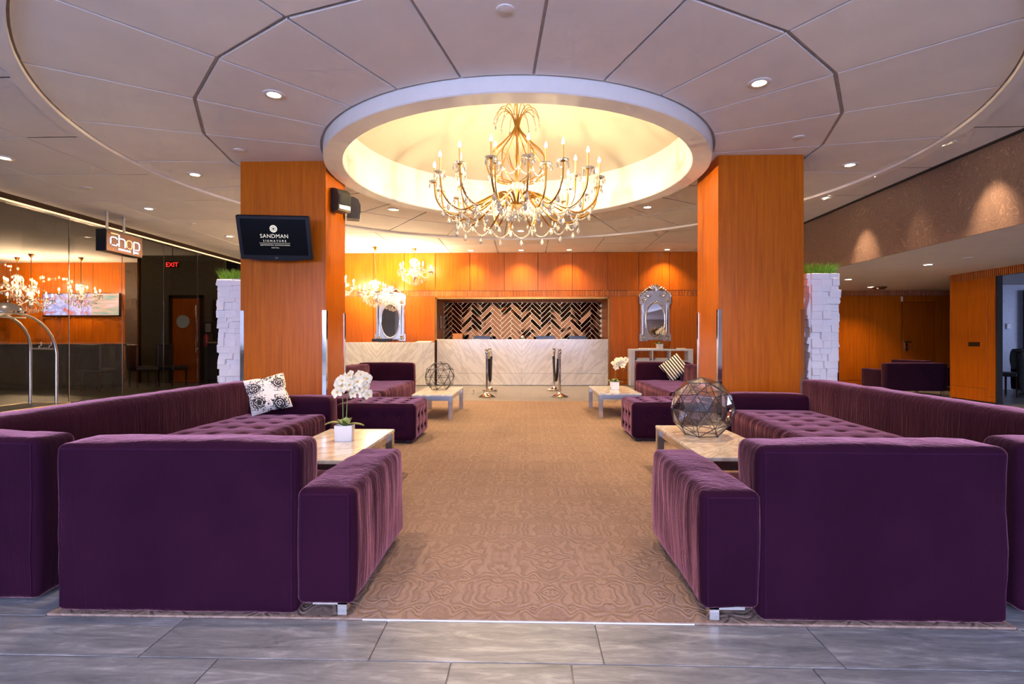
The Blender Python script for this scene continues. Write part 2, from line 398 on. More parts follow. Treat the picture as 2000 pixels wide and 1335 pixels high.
def cushion(name, parent, x0, x1, y0, y1, z0, z1, r=.045, bulge=.012, tufts=(), pleat=(), wr=.004, mat='purple', step=.07, seed=0.0, tstep=.028, hw=0.0, seam=False):
    """upholstered block: rounded edges, soft crown, wrinkles, gathered sides, button dimples"""
    if tufts: step = tstep
    def axis(a, b_):
        n = max(2, int((b_ - a - 2 * r) / step)); e = [a, a + .12 * r, a + .4 * r, a + .7 * r]; g = [b_ - .7 * r, b_ - .4 * r, b_ - .12 * r, b_]
        return e + [a + r + (b_ - a - 2 * r) * i / n for i in range(n + 1)] + g
    ax = (axis(x0, x1), axis(y0, y1), axis(z0, z1)); lo = (x0, y0, z0); hi = (x1, y1, z1)
    vid, V, F = {}, [], []
    def vert(i, j, k):
        key = (i, j, k)
        if key in vid: return vid[key]
        p = (ax[0][i], ax[1][j], ax[2][k]); q = Vector([min(max(c, l + r), h - r) for c, l, h in zip(p, lo, hi)]); d = Vector(p) - q
        # soft rounding
        nrm = d.normalized() if d.length > 1e-9 else Vector((0, 0, 1)); P = q + nrm * r
        u = [2 * (c - l) / (h - l) - 1 for c, l, h in zip(P, lo, hi)]
        w = 0
        for a in range(3):
            b_, c_ = (a + 1) % 3, (a + 2) % 3; w += abs(nrm[a]) ** 2 * max(0, 1 - u[b_] ** 4) * max(0, 1 - u[c_] ** 4)
        dsp = bulge * w + wr * noise.noise(Vector((P.x * 4 + seed, P.y * 4, P.z * 4))) + wr * .5 * noise.noise(Vector((P.x * 11, P.y * 11 + seed, P.z * 3)))
        if hw: dsp += hw * noise.noise(Vector((P.x * 1.6 + seed, P.y, P.z * 13))) * (.4 + .6 * (1 - u[2] * u[2]))
        for (a, sgn, amp) in pleat:                       # gathers running down a side
            if nrm[a] * sgn > .3:
                h = P.y if a == 0 else P.x
                dsp += amp * noise.noise(Vector((h * 26 + seed, 3.1, P.z * 1.6))) * (.35 + .65 * (P.z - z0) / (z1 - z0))
        if nrm.z < -.3: dsp = min(dsp, 0)
        P = P + nrm * dsp
        for (a, tx, ty, dep) in tufts:
            if abs(nrm[a]) > .7:
                b_, c_ = [(1, 2), (0, 2), (0, 1)][a]
                e = (P[b_] - tx) ** 2 + (P[c_] - ty) ** 2
                P = P - nrm * dep * (.75 * math.exp(-e / .0011) + .35 * math.exp(-e / .012))
        vid[key] = len(V); V.append(P); return vid[key]
    n0, n1, n2 = (len(a) - 1 for a in ax)
    for i in range(n0):
        for j in range(n1):
            F.append((vert(i, j, 0), vert(i, j + 1, 0), vert(i + 1, j + 1, 0), vert(i + 1, j, 0))); F.append((vert(i, j, n2), vert(i + 1, j, n2), vert(i + 1, j + 1, n2), vert(i, j + 1, n2)))
    for i in range(n0):
        for k in range(n2):
            F.append((vert(i, 0, k), vert(i + 1, 0, k), vert(i + 1, 0, k + 1), vert(i, 0, k + 1))); F.append((vert(i, n1, k), vert(i, n1, k + 1), vert(i + 1, n1, k + 1), vert(i + 1, n1, k)))
    for j in range(n1):
        for k in range(n2):
            F.append((vert(0, j, k), vert(0, j, k + 1), vert(0, j + 1, k + 1), vert(0, j + 1, k))); F.append((vert(n0, j, k), vert(n0, j + 1, k), vert(n0, j + 1, k + 1), vert(n0, j, k + 1)))
    b = MB(); b.add(V, F); o = b.build(name, mat, parent, 180)
    if seam:                                              # stitched piping round the outer (-y) face
        e = 3; path = [(e, k) for k in range(e, n2 - e)] + [(i, n2 - e) for i in range(e, n0 - e)] + [(n0 - e, k) for k in range(n2 - e, e - 1, -1)]
        MB().tube([V[vert(i, 0, k)] + Vector((0, -.0005, 0)) for i, k in path], .0034, 5).build('seam', 'seam', o, 60)
    return o

# ------------------------------------------------------------------ the room: floor
CZ = 3.38            # main ceiling
SZ = 2.38            # low ceiling on the right
BY = 13.8            # back wall
GX = -7.9            # glass partition
AX, AY = 0.0, 7.02   # axis of the round ceiling
fl = MB().box(-17, 17.5, -5, 18, -.15, -.006).build('floor', 'floor'); struct(fl)
gap = .004
row = 0; y1 = 2.098
while y1 > .8:                                             # stone planks in front of the carpet
    y0 = y1 - .265; off = (-.417, -.13, .14, -.30, .05)[row % 5]
    x = off - .81 * 6
    while x < 4.2:
        xa, xb = x, x + .81
        if row == 1 and abs(xa + .13) < .02: xb = xa + .41
        MB().cbox(xa + gap / 2, xb - gap / 2, y0 + gap / 2, y1 - gap / 2, -.006, 0, .0012).build('tile', 'slate', fl)
        x = xb
    y1 = y0; row += 1
struct(MB().box(-.52, .78, 2.0990, 2.1025, -.006, .003).build('trim_3', 'white'))
for xa, xb in ((-4.2, -3.41), (-3.41, -2.61), (-2.61, -1.802), (2.002, 2.81), (2.81, 3.62), (3.62, 4.4)): MB().cbox(xa + gap / 2, xb - gap / 2, 2.1, 2.365, -.006, 0, .0012).build('tile', 'slate', fl)
cp = MB().prism([(-1.80, 2.103), (2.0, 2.103), (2.0, 2.45), (2.46, 2.45), (2.46, 9.84), (-2.40, 9.84), (-2.40, 2.45), (-1.80, 2.45)], -.006, .006).build('carpet', 'carpet'); tag(cp, 'brown damask patterned carpet between the purple sofas', 'carpet')

# ------------------------------------------------------------------ ceiling with the round panelled field
cl = sempty('ceiling')
RI, RO, RP, RB = 2.17, 2.40, 3.637, 4.87
b = MB(); N = 96                                            # backing board behind the joints
ring, sq = [], []
for i in range(N):
    a = 2 * PI * i / N; ring.append((AX + RO * math.cos(a), AY + RO * math.sin(a)))
    c_, s_ = math.cos(a), math.sin(a); t = min([(5.5 - AX) / c_ if c_ > 1e-6 else 1e9, (GX - AX) / c_ if c_ < -1e-6 else 1e9, (BY + .2 - AY) / s_ if s_ > 1e-6 else 1e9, (-5 - AY) / s_ if s_ < -1e-6 else 1e9])
    sq.append((AX + t * c_, AY + t * s_))
for cx_, cy_ in ((5.5, -5), (5.5, BY + .2), (GX, BY + .2), (GX, -5)):
    k = min(range(N), key=lambda i: (sq[i][0] - cx_) ** 2 + (sq[i][1] - cy_) ** 2); sq[k] = (cx_, cy_)
vs_ = [(x, y, CZ + .025) for x, y in ring] + [(x, y, CZ + .025) for x, y in sq]
b.add(vs_, [(i, N + i, N + (i + 1) % N, (i + 1) % N)[::-1] for i in range(N)])
b.build('backing_board', 'gap', cl)
def pol(r, a): return (AX + r * math.sin(a), AY - r * math.cos(a))
A0 = R(4.39); ST = R(15)
for k in range(24):                                         # wedge panels, inner and outer course
    a0, a1 = A0 + k * ST, A0 + (k + 1) * ST
    g = .013
    def edge(r, s): return (a0 + g / r) if s == 0 else (a1 - g / r)
    apo = lambda a: RP * math.cos(ST / 2) / math.cos(a - (a0 + a1) / 2)      # straight (polygon) joint
    inner = [pol(RO + .03, edge(RO, 0) + (edge(RO, 1) - edge(RO, 0)) * i / 6) for i in range(7)]
    mid = [pol(apo(t) - .018, t) for t in (edge(RP, 1), edge(RP, 0))]
    MB().prism(inner + mid, CZ + .004, CZ + .022).build('ceiling_panel', 'ceiling', cl)
    mid2 = [pol(apo(t) + .018, t) for t in (edge(RP, 0), edge(RP, 1))]
    outer = [pol(RB - .02, edge(RB, 1) + (edge(RB, 0) - edge(RB, 1)) * i / 6) for i in range(7)]
    MB().prism(mid2 + outer, CZ + .004, CZ + .022).build('ceiling_panel', 'ceiling', cl)
b = MB(); b.lathe([(RB, CZ + .022), (RB, CZ - .028), (RB + .12, CZ - .028), (RB + .12, CZ + .022)], 128, (AX, AY, 0), flip=True); b.build('curved_lip', 'ceiling', cl, 30)
gx = [-.61 + 1.22 * k for k in range(-6, 6)]; gx[0] = GX; gx[-1] = 5.5
gy = [-5.0] + [5.85 + 1.34 * k for k in range(-7, 7)]; gy[-1] = BY
for xa, xb in zip(gx, gx[1:]):
    for ya, yb in zip(gy, gy[1:]):
        far = max(math.hypot(x - AX, y - AY) for x in (xa, xb) for y in (ya, yb))
        nx, ny = min(max(AX, xa), xb), min(max(AY, ya), yb); near = math.hypot(nx - AX, ny - AY)
        if far < RB + .1: continue
        x0, x1_, y0, y1_ = xa + .009, xb - .009, ya + .009, yb - .009
        if near > RB: MB().box(x0, x1_, y0, y1_, CZ, CZ + .018).build('ceiling_panel', 'ceiling', cl); continue
        n = 16; b = MB(); ok = {}; vs_, fs = [], []
        P = [[Vector((x0 + (x1_ - x0) * i / n, y0 + (y1_ - y0) * j / n, 0)) for j in range(n + 1)] for i in range(n + 1)]
        for i in range(n):
            for j in range(n):
                q = [P[i][j], P[i + 1][j], P[i + 1][j + 1], P[i][j + 1]]
                if max(math.hypot(p.x - AX, p.y - AY) for p in q) <= RB + .03: continue
                ids = []
                for p in q:
                    d = math.hypot(p.x - AX, p.y - AY); s = 1 if d >= RB + .03 else (RB + .03) / d
                    key = (round(p.x, 5), round(p.y, 5))
                    if key not in ok: ok[key] = len(vs_); vs_.append((AX + (p.x - AX) * s, AY + (p.y - AY) * s, CZ))
                    ids.append(ok[key])
                fs.append(tuple(ids[::-1]))
        if fs: b.add(vs_, fs); b.build('ceiling_panel', 'ceiling', cl)
b = MB(); b.lathe([(RO, CZ + .03), (RO, 3.256), (RO - .01, 3.246), (RI + .01, 3.246), (RI, 3.256), (RI, 3.83)], 128, (AX, AY, 0), flip=True); b.build('dome_ring', 'ring', cl, 30)
b = MB(); hgt = .66; rs = (RI * RI + hgt * hgt) / (2 * hgt)
b.lathe([(RI * math.cos(PI / 2 * i / 14) if i < 14 else 0, 3.83 + (math.sqrt(max(0, rs * rs - (RI * math.cos(PI / 2 * i / 14)) ** 2)) - (rs - hgt) if i < 14 else hgt)) for i in range(15)], 96, (AX, AY, 0), flip=True); b.build('dome', 'dome', cl, 180)
# low ceiling on the right, with the papered bulkhead in front of it
lc = MB().box(5.52, 17.5, -5, 14, SZ, SZ + .06).build('ceiling_low', 'ceiling'); struct(lc)
wr_ = MB().box(5.5, 5.515, -5, BY, SZ - .004, CZ + .05).build('wall_right', 'wallpaper'); struct(wr_)
struct(MB().box(5.44, 5.5, -5, BY, CZ - .012, CZ + .02).build('trim_1', 'blackmat'))
# roof over everything so that no daylight leaks in
struct(MB().box(-17.2, 17.7, -5.2, 18.2, 4.75, 4.85).build('ceiling_roof', 'gap'))

# ------------------------------------------------------------------ back wall: veneer panels, fluted band, niche
wb = sempty('wall_back')
def wpanel(x0, x1, z0, z1, m='wood', y=BY, parent=None, name='panel'):
    return MB().cbox(x0 + .006, x1 - .006, y - .022, y, z0 + .004, z1 - .004, .003).build(name, m, parent or wb)
MB().box(-5.8, -2.2, BY, BY + .12, 0, CZ + .03).box(2.2, 11.2, BY, BY + .12, 0, CZ + .03).box(-2.2, 2.2, BY, BY + .12, 2.185, CZ + .03).build('backing', 'dark_wood', wb)
xs = [-5.8, -4.75, -3.85, -3.04, -2.234, -1.339, -.453, .416, 1.296, 2.199, 2.981, 3.761, 4.53, 5.5]
for xa, xb in zip(xs, xs[1:]): wpanel(xa, xb, 2.40, CZ)
for xa, xb in zip(xs, xs[1:]):
    if xb <= -2.2 or xa >= 2.19: wpanel(xa, xb, .11, 2.255)
MB().box(-5.8, 5.5, BY - .016, BY, 2.258, 2.397).build('fluted_band', 'fluted', wb)
wpanel(-2.234, 2.199, 2.19, 2.256)
struct(MB().box(-5.8, -2.2, BY - .026, BY, 0, .105).box(2.2, 5.5, BY - .026, BY, 0, .105).build('baseboard_back', 'wood'))
struct(MB().box(GX - .2, -5.7, 15.0, 15.1, 0, CZ + .03).box(-5.8, -5.7, BY + .12, 15.0, 0, CZ + .03).build('wall_passage', 'darkwall'))
struct(MB().box(GX, -5.7, BY, 15.1, CZ, CZ + .03).build('ceiling_passage', 'ceiling'))
NB = 15.0                                                   # niche behind the desk
MB().box(-2.25, -2.2, BY, NB, 0, 2.24).box(2.2, 2.25, BY, NB, 0, 2.24).box(-2.25, 2.25, BY, NB, 2.185, 2.24).build('niche_lining', 'wood', wb)
MB().box(-2.25, 2.25, NB, NB + .06, 0, 2.24).build('niche_back', 'grout', wb)
fr = MB(); fr.box(-2.235, -2.195, BY - .03, BY + .02, 0, 2.225).box(2.195, 2.235, BY - .03, BY + .02, 0, 2.225).box(-2.235, 2.235, BY - .03, BY + .02, 2.185, 2.225); fr.build('niche_frame', 'brass', wb)
def clip(poly, x0, x1, z0, z1):
    for ax_, v, sg in ((0, x0, 1), (0, x1, -1), (1, z0, 1), (1, z1, -1)):
        out = []
        for p, q in zip(poly, poly[1:] + poly[:1]):
            dp, dq = (p[ax_] - v) * sg, (q[ax_] - v) * sg
            if dp >= 0: out.append(p)
            if dp * dq < 0:
                t = dp / (dp - dq); out.append((p[0] + (q[0] - p[0]) * t, p[1] + (q[1] - p[1]) * t))
        poly = out
        if not poly: return []
    return poly
W, nL = .098, 4; c45 = math.cos(PI / 4)
rnd = random.Random(3)
for i in range(-60, 60):
    for j in range(-60, 60):
        k = (i - j) % (2 * nL)
        if k == 0: q = (i, i + nL, j, j + 1)
        elif k == 2 * nL - 1: q = (i, i + 1, j, j + nL)
        else: continue
        g = .05
        cs = [(q[0] + g, q[2] + g), (q[1] - g, q[2] + g), (q[1] - g, q[3] - g), (q[0] + g, q[3] - g)]
        pl = [((u - w_) * c45 * W, 1.6 + (u + w_) * c45 * W) for u, w_ in cs]
        pl = clip(pl, -2.195, 2.195, .98, 2.18)
        if len(pl) < 3: continue
        area = abs(sum(p[0] * r_[1] - r_[0] * p[1] for p, r_ in zip(pl, pl[1:] + pl[:1]))) / 2
        if area < .002: continue
        mx_, mz_ = sum(p[0] for p in pl) / len(pl), sum(p[1] for p in pl) / len(pl)
        tx, tz = rnd.uniform(-.03, .03), rnd.uniform(-.03, .03)
        d0 = [NB - .012 + (p[0] - mx_) * tx + (p[1] - mz_) * tz for p in pl]; n = len(pl)
        vs_ = [(p[0], d, p[1]) for p, d in zip(pl, d0)] + [(p[0], NB, p[1]) for p in pl]
        MB().add(vs_, [tuple(range(n)), tuple(range(n, 2 * n))[::-1]] + [(a, n + a, n + (a + 1) % n, (a + 1) % n) for a in range(n)]).build('mirror_tile', 'bronze_mirror', wb)

# right-hand far wall under the low ceiling, with the veneered door
wf = sempty('wall_far_right')
xr = [5.5, 6.3, 7.12, 7.95, 8.77, 9.58]
for xa, xb in zip(xs[-1:] + xr[1:], xr[1:]): wpanel(xa, xb, .11, 2.25, parent=wf)
wpanel(10.40, 11.2, .11, 2.25, parent=wf)
wpanel(9.58, 10.40, 2.085, 2.25, parent=wf)
MB().box(5.5, 11.2, BY - .016, BY, 2.254, SZ).build('fluted_band', 'fluted', wf)
struct(MB().box(5.5, 9.58, BY - .026, BY, 0, .105).box(10.4, 11.2, BY - .026, BY, 0, .105).build('baseboard_right', 'wood'))
d1 = sempty('door_1')
MB().cbox(9.59, 10.39, BY - .03, BY - .001, .006, 2.08, .004).build('door_leaf', 'wood_door', d1)
MB().box(9.64, 9.70, BY - .05, BY - .03, .86, 1.06).box(9.62, 9.80, BY - .045, BY - .03, 1.075, 1.10).build('lock_plate', 'polished', d1)
MB().tube([(9.67, BY - .04, .96), (9.67, BY - .085, .96), (9.82, BY - .085, .955)], .010, 6).build('lever_handle', 'polished', d1, 40)
MB().box(9.55, 9.575, BY - .06, BY - .022, 2.10, 2.22).build('door_contact', 'white', d1)
# side wall with the opening to the next room
ws = sempty('wall_side')
MB().box(8.36, 8.41, 9.62, 10.62, 0, SZ).box(8.36, 8.50, 3.0, 6.2, 0, SZ).box(8.36, 8.41, 6.2, 9.62, 2.24, SZ).box(8.36, 8.5, -5, 3.0, 0, SZ).build('backing', 'dark_wood', ws)
def spanel(y0, y1, z0, z1): return MB().cbox(8.34, 8.36, y0 + .004, y1 - .004, z0, z1, .003).build('panel', 'wood', ws)
spanel(9.62, 9.80, .11, 2.24); spanel(9.80, 10.62, .25, 2.24); spanel(9.80, 10.62, .02, .245); spanel(9.62, 9.8, .02, .105); spanel(3.0, 6.2, .02, 2.24); spanel(-5, 3, .02, 2.24)
MB().cbox(8.34, 8.41, 10.622, 10.645, .02, SZ - .01, .003).build('end_panel', 'wood', ws)
MB().box(8.345, 8.36, 6.2, 10.62, 2.243, SZ - .001).build('fluted_band', 'fluted', ws)
MB().box(8.33, 8.42, 9.58, 9.62, 0, 2.24).build('jamb', 'blackmat', ws)
MB().cbox(8.331, 8.34, 9.95, 10.20, 1.005, 1.085, .002).build('flush_pull', 'dark_wood', ws)
# next room seen through the opening
struct(MB().prism([(8.5, 10.64), (8.62, 10.64), (10.32, 12.5), (10.2, 12.5)], 0, SZ).box(10.2, 17.5, 12.5, 12.6, 0, SZ).build('wall_next_room', 'bluepaper'))
struct(MB().box(17.4, 17.5, -5, 14, 0, SZ).build('wall_outer_right', 'bluepaper'))
struct(MB().box(11.2, 17.5, 13.8, 13.9, 0, SZ).build('wall_corridor_end', 'wood'))
th = MB().cbox(11.02, 11.11, 12.47, 12.5, 1.38, 1.50, .006).build('thermostat', 'white'); tag(th, 'small white thermostat on the blue-grey wall of the next room', 'thermostat')
b = MB(); pts = [(11.35 + i * .02, 12.40 + .045 * math.sin(i * 1.15)) for i in range(0, 110)]
b.prism(pts + [(x, y + .02) for x, y in pts[::-1]], .02, 2.25); cu = b.build('curtain', 'curtain', None, 60); tag(cu, 'dark purple floor-length curtain in the next room', 'curtain')

# outer walls, behind and beside the camera
wfr = sempty('wall_front')
MB().box(-17, 17.5, -5.1, -5.0, 3.15, 4.75).box(-17, -7.0, -5.1, -5, 0, 3.15).box(5.4, 17.5, -5.1, -5, 0, 3.15).box(-7, 5.4, -5.1, -5, 0, .35).build('masonry', 'ring', wfr)
b = MB()
for k in range(9): x = -7 + 12.4 * k / 8; b.box(x - .04, x + .04, -5.02, -4.9, .35, 3.15)
b.box(-7, 5.4, -5.0, -4.92, 2.2, 2.28); b.build('window_mullions', 'charcoal', wfr)
struct(MB().box(-17.1, -17, -5, 18, 0, 4.75).build('wall_outer_left', 'darkwall'))
struct(MB().box(-17, 17.5, 17.9, 18, 0, 4.75).build('wall_outer_back', 'darkwall'))

# ------------------------------------------------------------------ glass partition on the left
wl = sempty('wall_left')
MB().box(GX - .16, GX + .02, -5, 14.98, 3.27, CZ + .02).build('fascia', 'dark_wood', wl)
MB().box(GX + .021, GX + .035, -5, 14.98, 3.262, 3.285).build('light_strip', 'strip', wl)
ys = [-5, -2.5, 0, 2.5, 5.0, 7.2, 9.185, 10.423, 11.639, 12.856, 14.1, 14.98]
for ya, yb in zip(ys, ys[1:]): MB().box(GX - .012, GX, ya + .004, yb - .004, .012, 3.27).build('glass_pane', 'pane', wl)
for yb in ys[5:-1]: MB().box(GX - .010, GX + .002, yb - .004, yb + .004, .03, 3.265).build('glazing_joint', 'chrome', wl)
MB().box(GX - .03, GX + .015, -5, 14.98, 0, .03).build('floor_channel', 'charcoal', wl)

# ------------------------------------------------------------------ bar beyond the glass
struct(MB().box(-17, GX - .16, -5, 17.9, CZ, CZ + .05).build('ceiling_bar', 'ceiling'))
struct(MB().box(-16.9, GX - .05, -5, 17.8, -.006, .002).build('floor_bar', 'black_stone'))
wbar = sempty('wall_bar')
xw = [-17, -15.9, -14.9, -13.95, -13.0, -12.45, -11.5]
for xa, xb in zip(xw, xw[1:]): MB().cbox(xa + .006, xb - .006, 15.2, 15.24, .02, CZ, .004).build('panel', 'wood', wbar)
MB().box(-11.5, -10.2, 15.2, 15.3, 0, CZ).box(-10.25, -10.15, 14.0, 15.2, 0, CZ).build('dark_return', 'darkwall', wbar)
MB().box(-10.25, GX, 14.0, 14.1, 0, CZ).build('olive_wall', 'olive', wbar)
d2 = sempty('door_2')
MB().box(-9.35, -9.27, 13.93, 14.0, 0, 2.32).box(-8.52, -8.44, 13.93, 14, 0, 2.32).box(-9.35, -8.44, 13.93, 14, 2.24, 2.32).build('door_frame', 'dark_wood', d2)
MB().cbox(-9.265, -8.525, 13.95, 13.995, .01, 2.235, .004).build('door_leaf', 'wood_door', d2)
b = MB(); b.lathe([(0, 0), (.17, 0), (.17, .02), (0, .02)], 28, M=Matrix.Translation((-8.97, 13.948, 1.62)) @ Matrix.Rotation(R(90), 4, 'X')); b.build('porthole', plain('porthole_glass', (.42, .48, .42), .15), d2, 30)
MB().tube([(-8.60, 13.92, .8), (-8.60, 13.90, .85), (-8.60, 13.90, 2.0), (-8.60, 13.92, 2.05)], .012, 6).build('pull_bar', 'polished', d2, 40)
t = thing('framed_notice', 'small dark framed notice beside the bar door with the round window', 'frame', (-8.315, 13.985, 1.45))
MB().box(-.105, .105, -.012, .012, -.16, .16).build('frame', 'blackmat', t); MB().box(-.075, .075, -.016, -.011, -.11, .12).build('sheet', plain('dim_paper', (.22, .20, .17), .8), t)
t = thing('fire_extinguisher', 'red fire extinguisher below the framed notice near the bar door', 'extinguisher', (-8.32, 13.9, .95))
b = MB(); b.lathe([(0, 0), (.055, 0), (.06, .03), (.06, .26), (.03, .32), (.02, .34), (0, .34)], 14); b.build('cylinder', plain('red_enamel', (.30, .01, .01), .35), t, 40)
MB().box(-.05, .03, -.012, .012, .34, .365).tube([(-.04, 0, .35), (-.09, 0, .25), (-.075, 0, .12)], .008, 6).build('valve_and_hose', 'black', t)
t = thing('exit_sign', 'red lit exit sign hanging inside the glass partition', 'sign', (-8.35, 12.6, 2.93))
MB().box(-.16, .16, -.02, .02, -.07, .07).build('housing', 'blackmat', t); MB().tube([(0, 0, .07), (0, 0, .45)], .008, 6).build('hanger', 'blackmat', t)
text_mesh('letters', 'EXIT', .15, 'red', t, Matrix.Translation((0, -.024, -.052)) @ Matrix.Rotation(R(90), 4, 'X'))
t = thing('herringbone_panel', 'dark herringbone panel above the lit bar shelf beyond the glass', 'panel', (-8.06, 13.97, 1.05))
MB().box(-.13, .13, 0, .03, .05, 1.15).build('back_board', 'blackmat', t)
for i in range(-14, 15):
    for j in range(-14, 15):
        k = (i - j) % 8
        q = (i, i + 4, j, j + 1) if k == 0 else (i, i + 1, j, j + 4) if k == 7 else None
        if not q: continue
        pl = clip([((u - w_) * c45 * .085, .6 + (u + w_) * c45 * .085) for u, w_ in ((q[0] + .08, q[2] + .08), (q[1] - .08, q[2] + .08), (q[1] - .08, q[3] - .08), (q[0] + .08, q[3] - .08))], -.13, .13, .05, 1.15)
        if len(pl) >= 3:
            n = len(pl); MB().add([(x, -.012, z) for x, z in pl] + [(x, 0, z) for x, z in pl], [tuple(range(n)), tuple(range(n, 2 * n))[::-1]] + [(a, n + a, n + (a + 1) % n, (a + 1) % n) for a in range(n)]).build('slat', 'dark_wood', t)
MB().cbox(-.14, .13, -.22, .02, 0, .03, .004).build('lit_shelf', plain('pale_shelf', (.45, .34, .20), .5), t)
t = thing('bar_cabinet', 'low black cabinet under the lit bar shelf', 'cabinet', (-8.06, 13.75, .002))
MB().cbox(-.13, .13, -.02, .2, .06, 1.045, .004).build('body', 'black_stone', t); MB().cbox(-.12, -.005, -.035, -.02, .09, 1.0, .003).build('door', 'blackmat', t); MB().cbox(.005, .12, -.035, -.02, .09, 1.0, .003).build('door', 'blackmat', t); MB().box(-.12, .12, 0, .18, 0, .06).build('plinth', 'blackmat', t)
# bar counter
t = thing('bar_counter', 'long black stone bar counter behind the glass partition', 'counter', (-12.3, 12.3, .002))
MB().cbox(-4.4, 2.72, -.3, .35, .0, 1.0, .004).build('front_panel', 'black_stone', t); MB().cbox(-4.45, 2.78, -.36, .40, 1.0, 1.035, .006).build('worktop', 'blackmat', t)
for k in range(8): MB().cbox(-4.4 + .89 * k + .01, -4.4 + .89 * (k + 1) - .01, -.312, -.30, .12, .98, .003).build('panel', 'black_stone', t)
# bar screen on the wall
t = thing('sports_screen', 'wide bright screen showing sports on the orange wall beyond the glass', 'screen', (-12.72, 15.1, 2.16))
MB().cbox(-1.13, 1.13, 0, .06, -.33, .33, .006).build('housing', 'black', t); MB().box(-1.11, 1.11, -.004, 0, -.31, .31).build('picture', 'sports', t)
def dining_chair(loc, rz, label):
    t = thing('dining_chair', label, 'chair', loc, rz, 'dark dining chairs beyond the glass')
    cushion('seat', t, -.24, .24, -.24, .24, .40, .50, .03, .01, mat='leather', step=.12)
    cushion('backrest', t, -.24, .24, .19, .26, .48, 1.02, .03, .006, mat='leather', step=.12)
    for sx in (-.2, .2):
        for sy in (-.2, .2): MB().tube([(sx, sy, 0), (sx, sy, .42)], .018, 4, .024).build('leg', 'dark_wood', t)
dining_chair((-9.35, 11.6, .002), R(180), 'dark leather dining chair with its back to the glass, nearest the orange bar wall')
dining_chair((-9.0, 12.5, .002), R(150), 'dark leather dining chair half hidden just left of the bar door')
dining_chair((-8.55, 12.9, .002), R(80), 'dark leather dining chair in front of the black bar cabinet')

# ------------------------------------------------------------------ veneered pillars
def pillar(x0, x1, y0, y1, label, inner_sgn):
    t = thing('wood_pillar', label, 'pillar', ((x0 + x1) / 2, (y0 + y1) / 2, 0)); hx, hy = (x1 - x0) / 2, (y1 - y0) / 2
    MB().box(-hx + .01, hx - .01, -hy + .01, hy - .01, .02, CZ + .004).build('core', 'dark_wood', t)
    for s in (-1, 1):
        MB().cbox(-hx + .011, hx - .011, s * hy - (.012 if s > 0 else 0), s * hy + (.012 if s < 0 else 0), .10, CZ + .003, .002).build('veneer_panel', 'wood', t)
        MB().cbox(s * hx - (.012 if s > 0 else 0), s * hx + (.012 if s < 0 else 0), -hy, hy, .10, CZ + .003, .002).build('veneer_panel', 'wood', t)
    MB().box(-hx + .004, hx - .004, -hy + .004, hy - .004, 0, .10).build('plinth', 'chrome', t)
    for sx in (-1, 1):
        for sy in (-1, 1):
            b = MB(); xa = sx * hx; ya = sy * hy
            b.box(min(xa + sx * .004, xa - sx * .045), max(xa + sx * .004, xa - sx * .045), min(ya, ya + sy * .005), max(ya, ya + sy * .005), .10, 1.49)
            b.box(min(xa, xa + sx * .005), max(xa, xa + sx * .005), min(ya + sy * .004, ya - sy * .045), max(ya + sy * .004, ya - sy * .045), .10, 1.49); b.build('corner_guard', 'polished', t)
    return t
pillar(-3.513, -2.416, 6.72, 7.44, 'square cherry wood pillar carrying the television', 1)
pillar(2.477, 3.513, 6.65, 7.45, 'square cherry wood pillar without a television, beside the right white planter', -1)

# ------------------------------------------------------------------ sofas
def legs(t, pts, h=.07):
    for x, y in pts: MB().cbox(x - .025, x + .025, y - .025, y + .025, .006, h, .003).build('leg', 'chrome', t)
def near_sofa(x0, x1, xa0, xa1, label):
    """sofa seen from behind: back toward the camera, one low arm on the aisle side"""
    t = thing('purple_sofa', label, 'sofa', ((x0 + x1) / 2, 2.5, 0), 0, 'near purple sofas'); cx = (x0 + x1) / 2
    lx = lambda x: x - cx
    ly = lambda y: y - 2.5
    back = cushion('backrest', t, lx(x0), lx(x1), ly(2.108), ly(2.33), .008, .687, .030, .010, wr=.008, seed=x0, step=.035, hw=.006, seam=True)
    arm = cushion('armrest', t, lx(xa0), lx(xa1), ly(2.104), ly(2.95), .052, .512, .030, .010, pleat=((0, -1 if xa0 > x1 - .1 and False else (1 if xa0 > x0 else -1), .007),), wr=.008, seed=x0 + 3, step=.026, seam=True)
    cushion('seat', t, lx(x0) + .01, lx(x1) - .01, ly(2.335), ly(2.95), .08, .39, .04, .012, seed=x0 + 9)
    o = xa1 if xa0 > x0 else xa0; s = 1 if xa0 > x0 else -1
    lg = MB(); lg.cbox(min(lx(o) - s * .03, lx(o) - s * .07), max(lx(o) - s * .03, lx(o) - s * .07), ly(2.115), ly(2.155), .006, .066, .002).cbox(min(lx(o) - s * .03, lx(o) - s * .17), max(lx(o) - s * .03, lx(o) - s * .17), ly(2.115), ly(2.155), .05, .066, .002); lg.build('leg', 'polished', t)
    legs(t, [(lx(o) - s * .05, ly(2.9)), (lx(x0 if s > 0 else x1) + s * .05, ly(2.9))], .085)
    return t
near_sofa(-1.775, -.785, -.79, -.556, 'purple two-seat sofa seen from behind, low arm at its right, foreground left')
near_sofa(1.035, 1.985, .812, 1.04, 'purple two-seat sofa seen from behind, low arm at its left, foreground right')
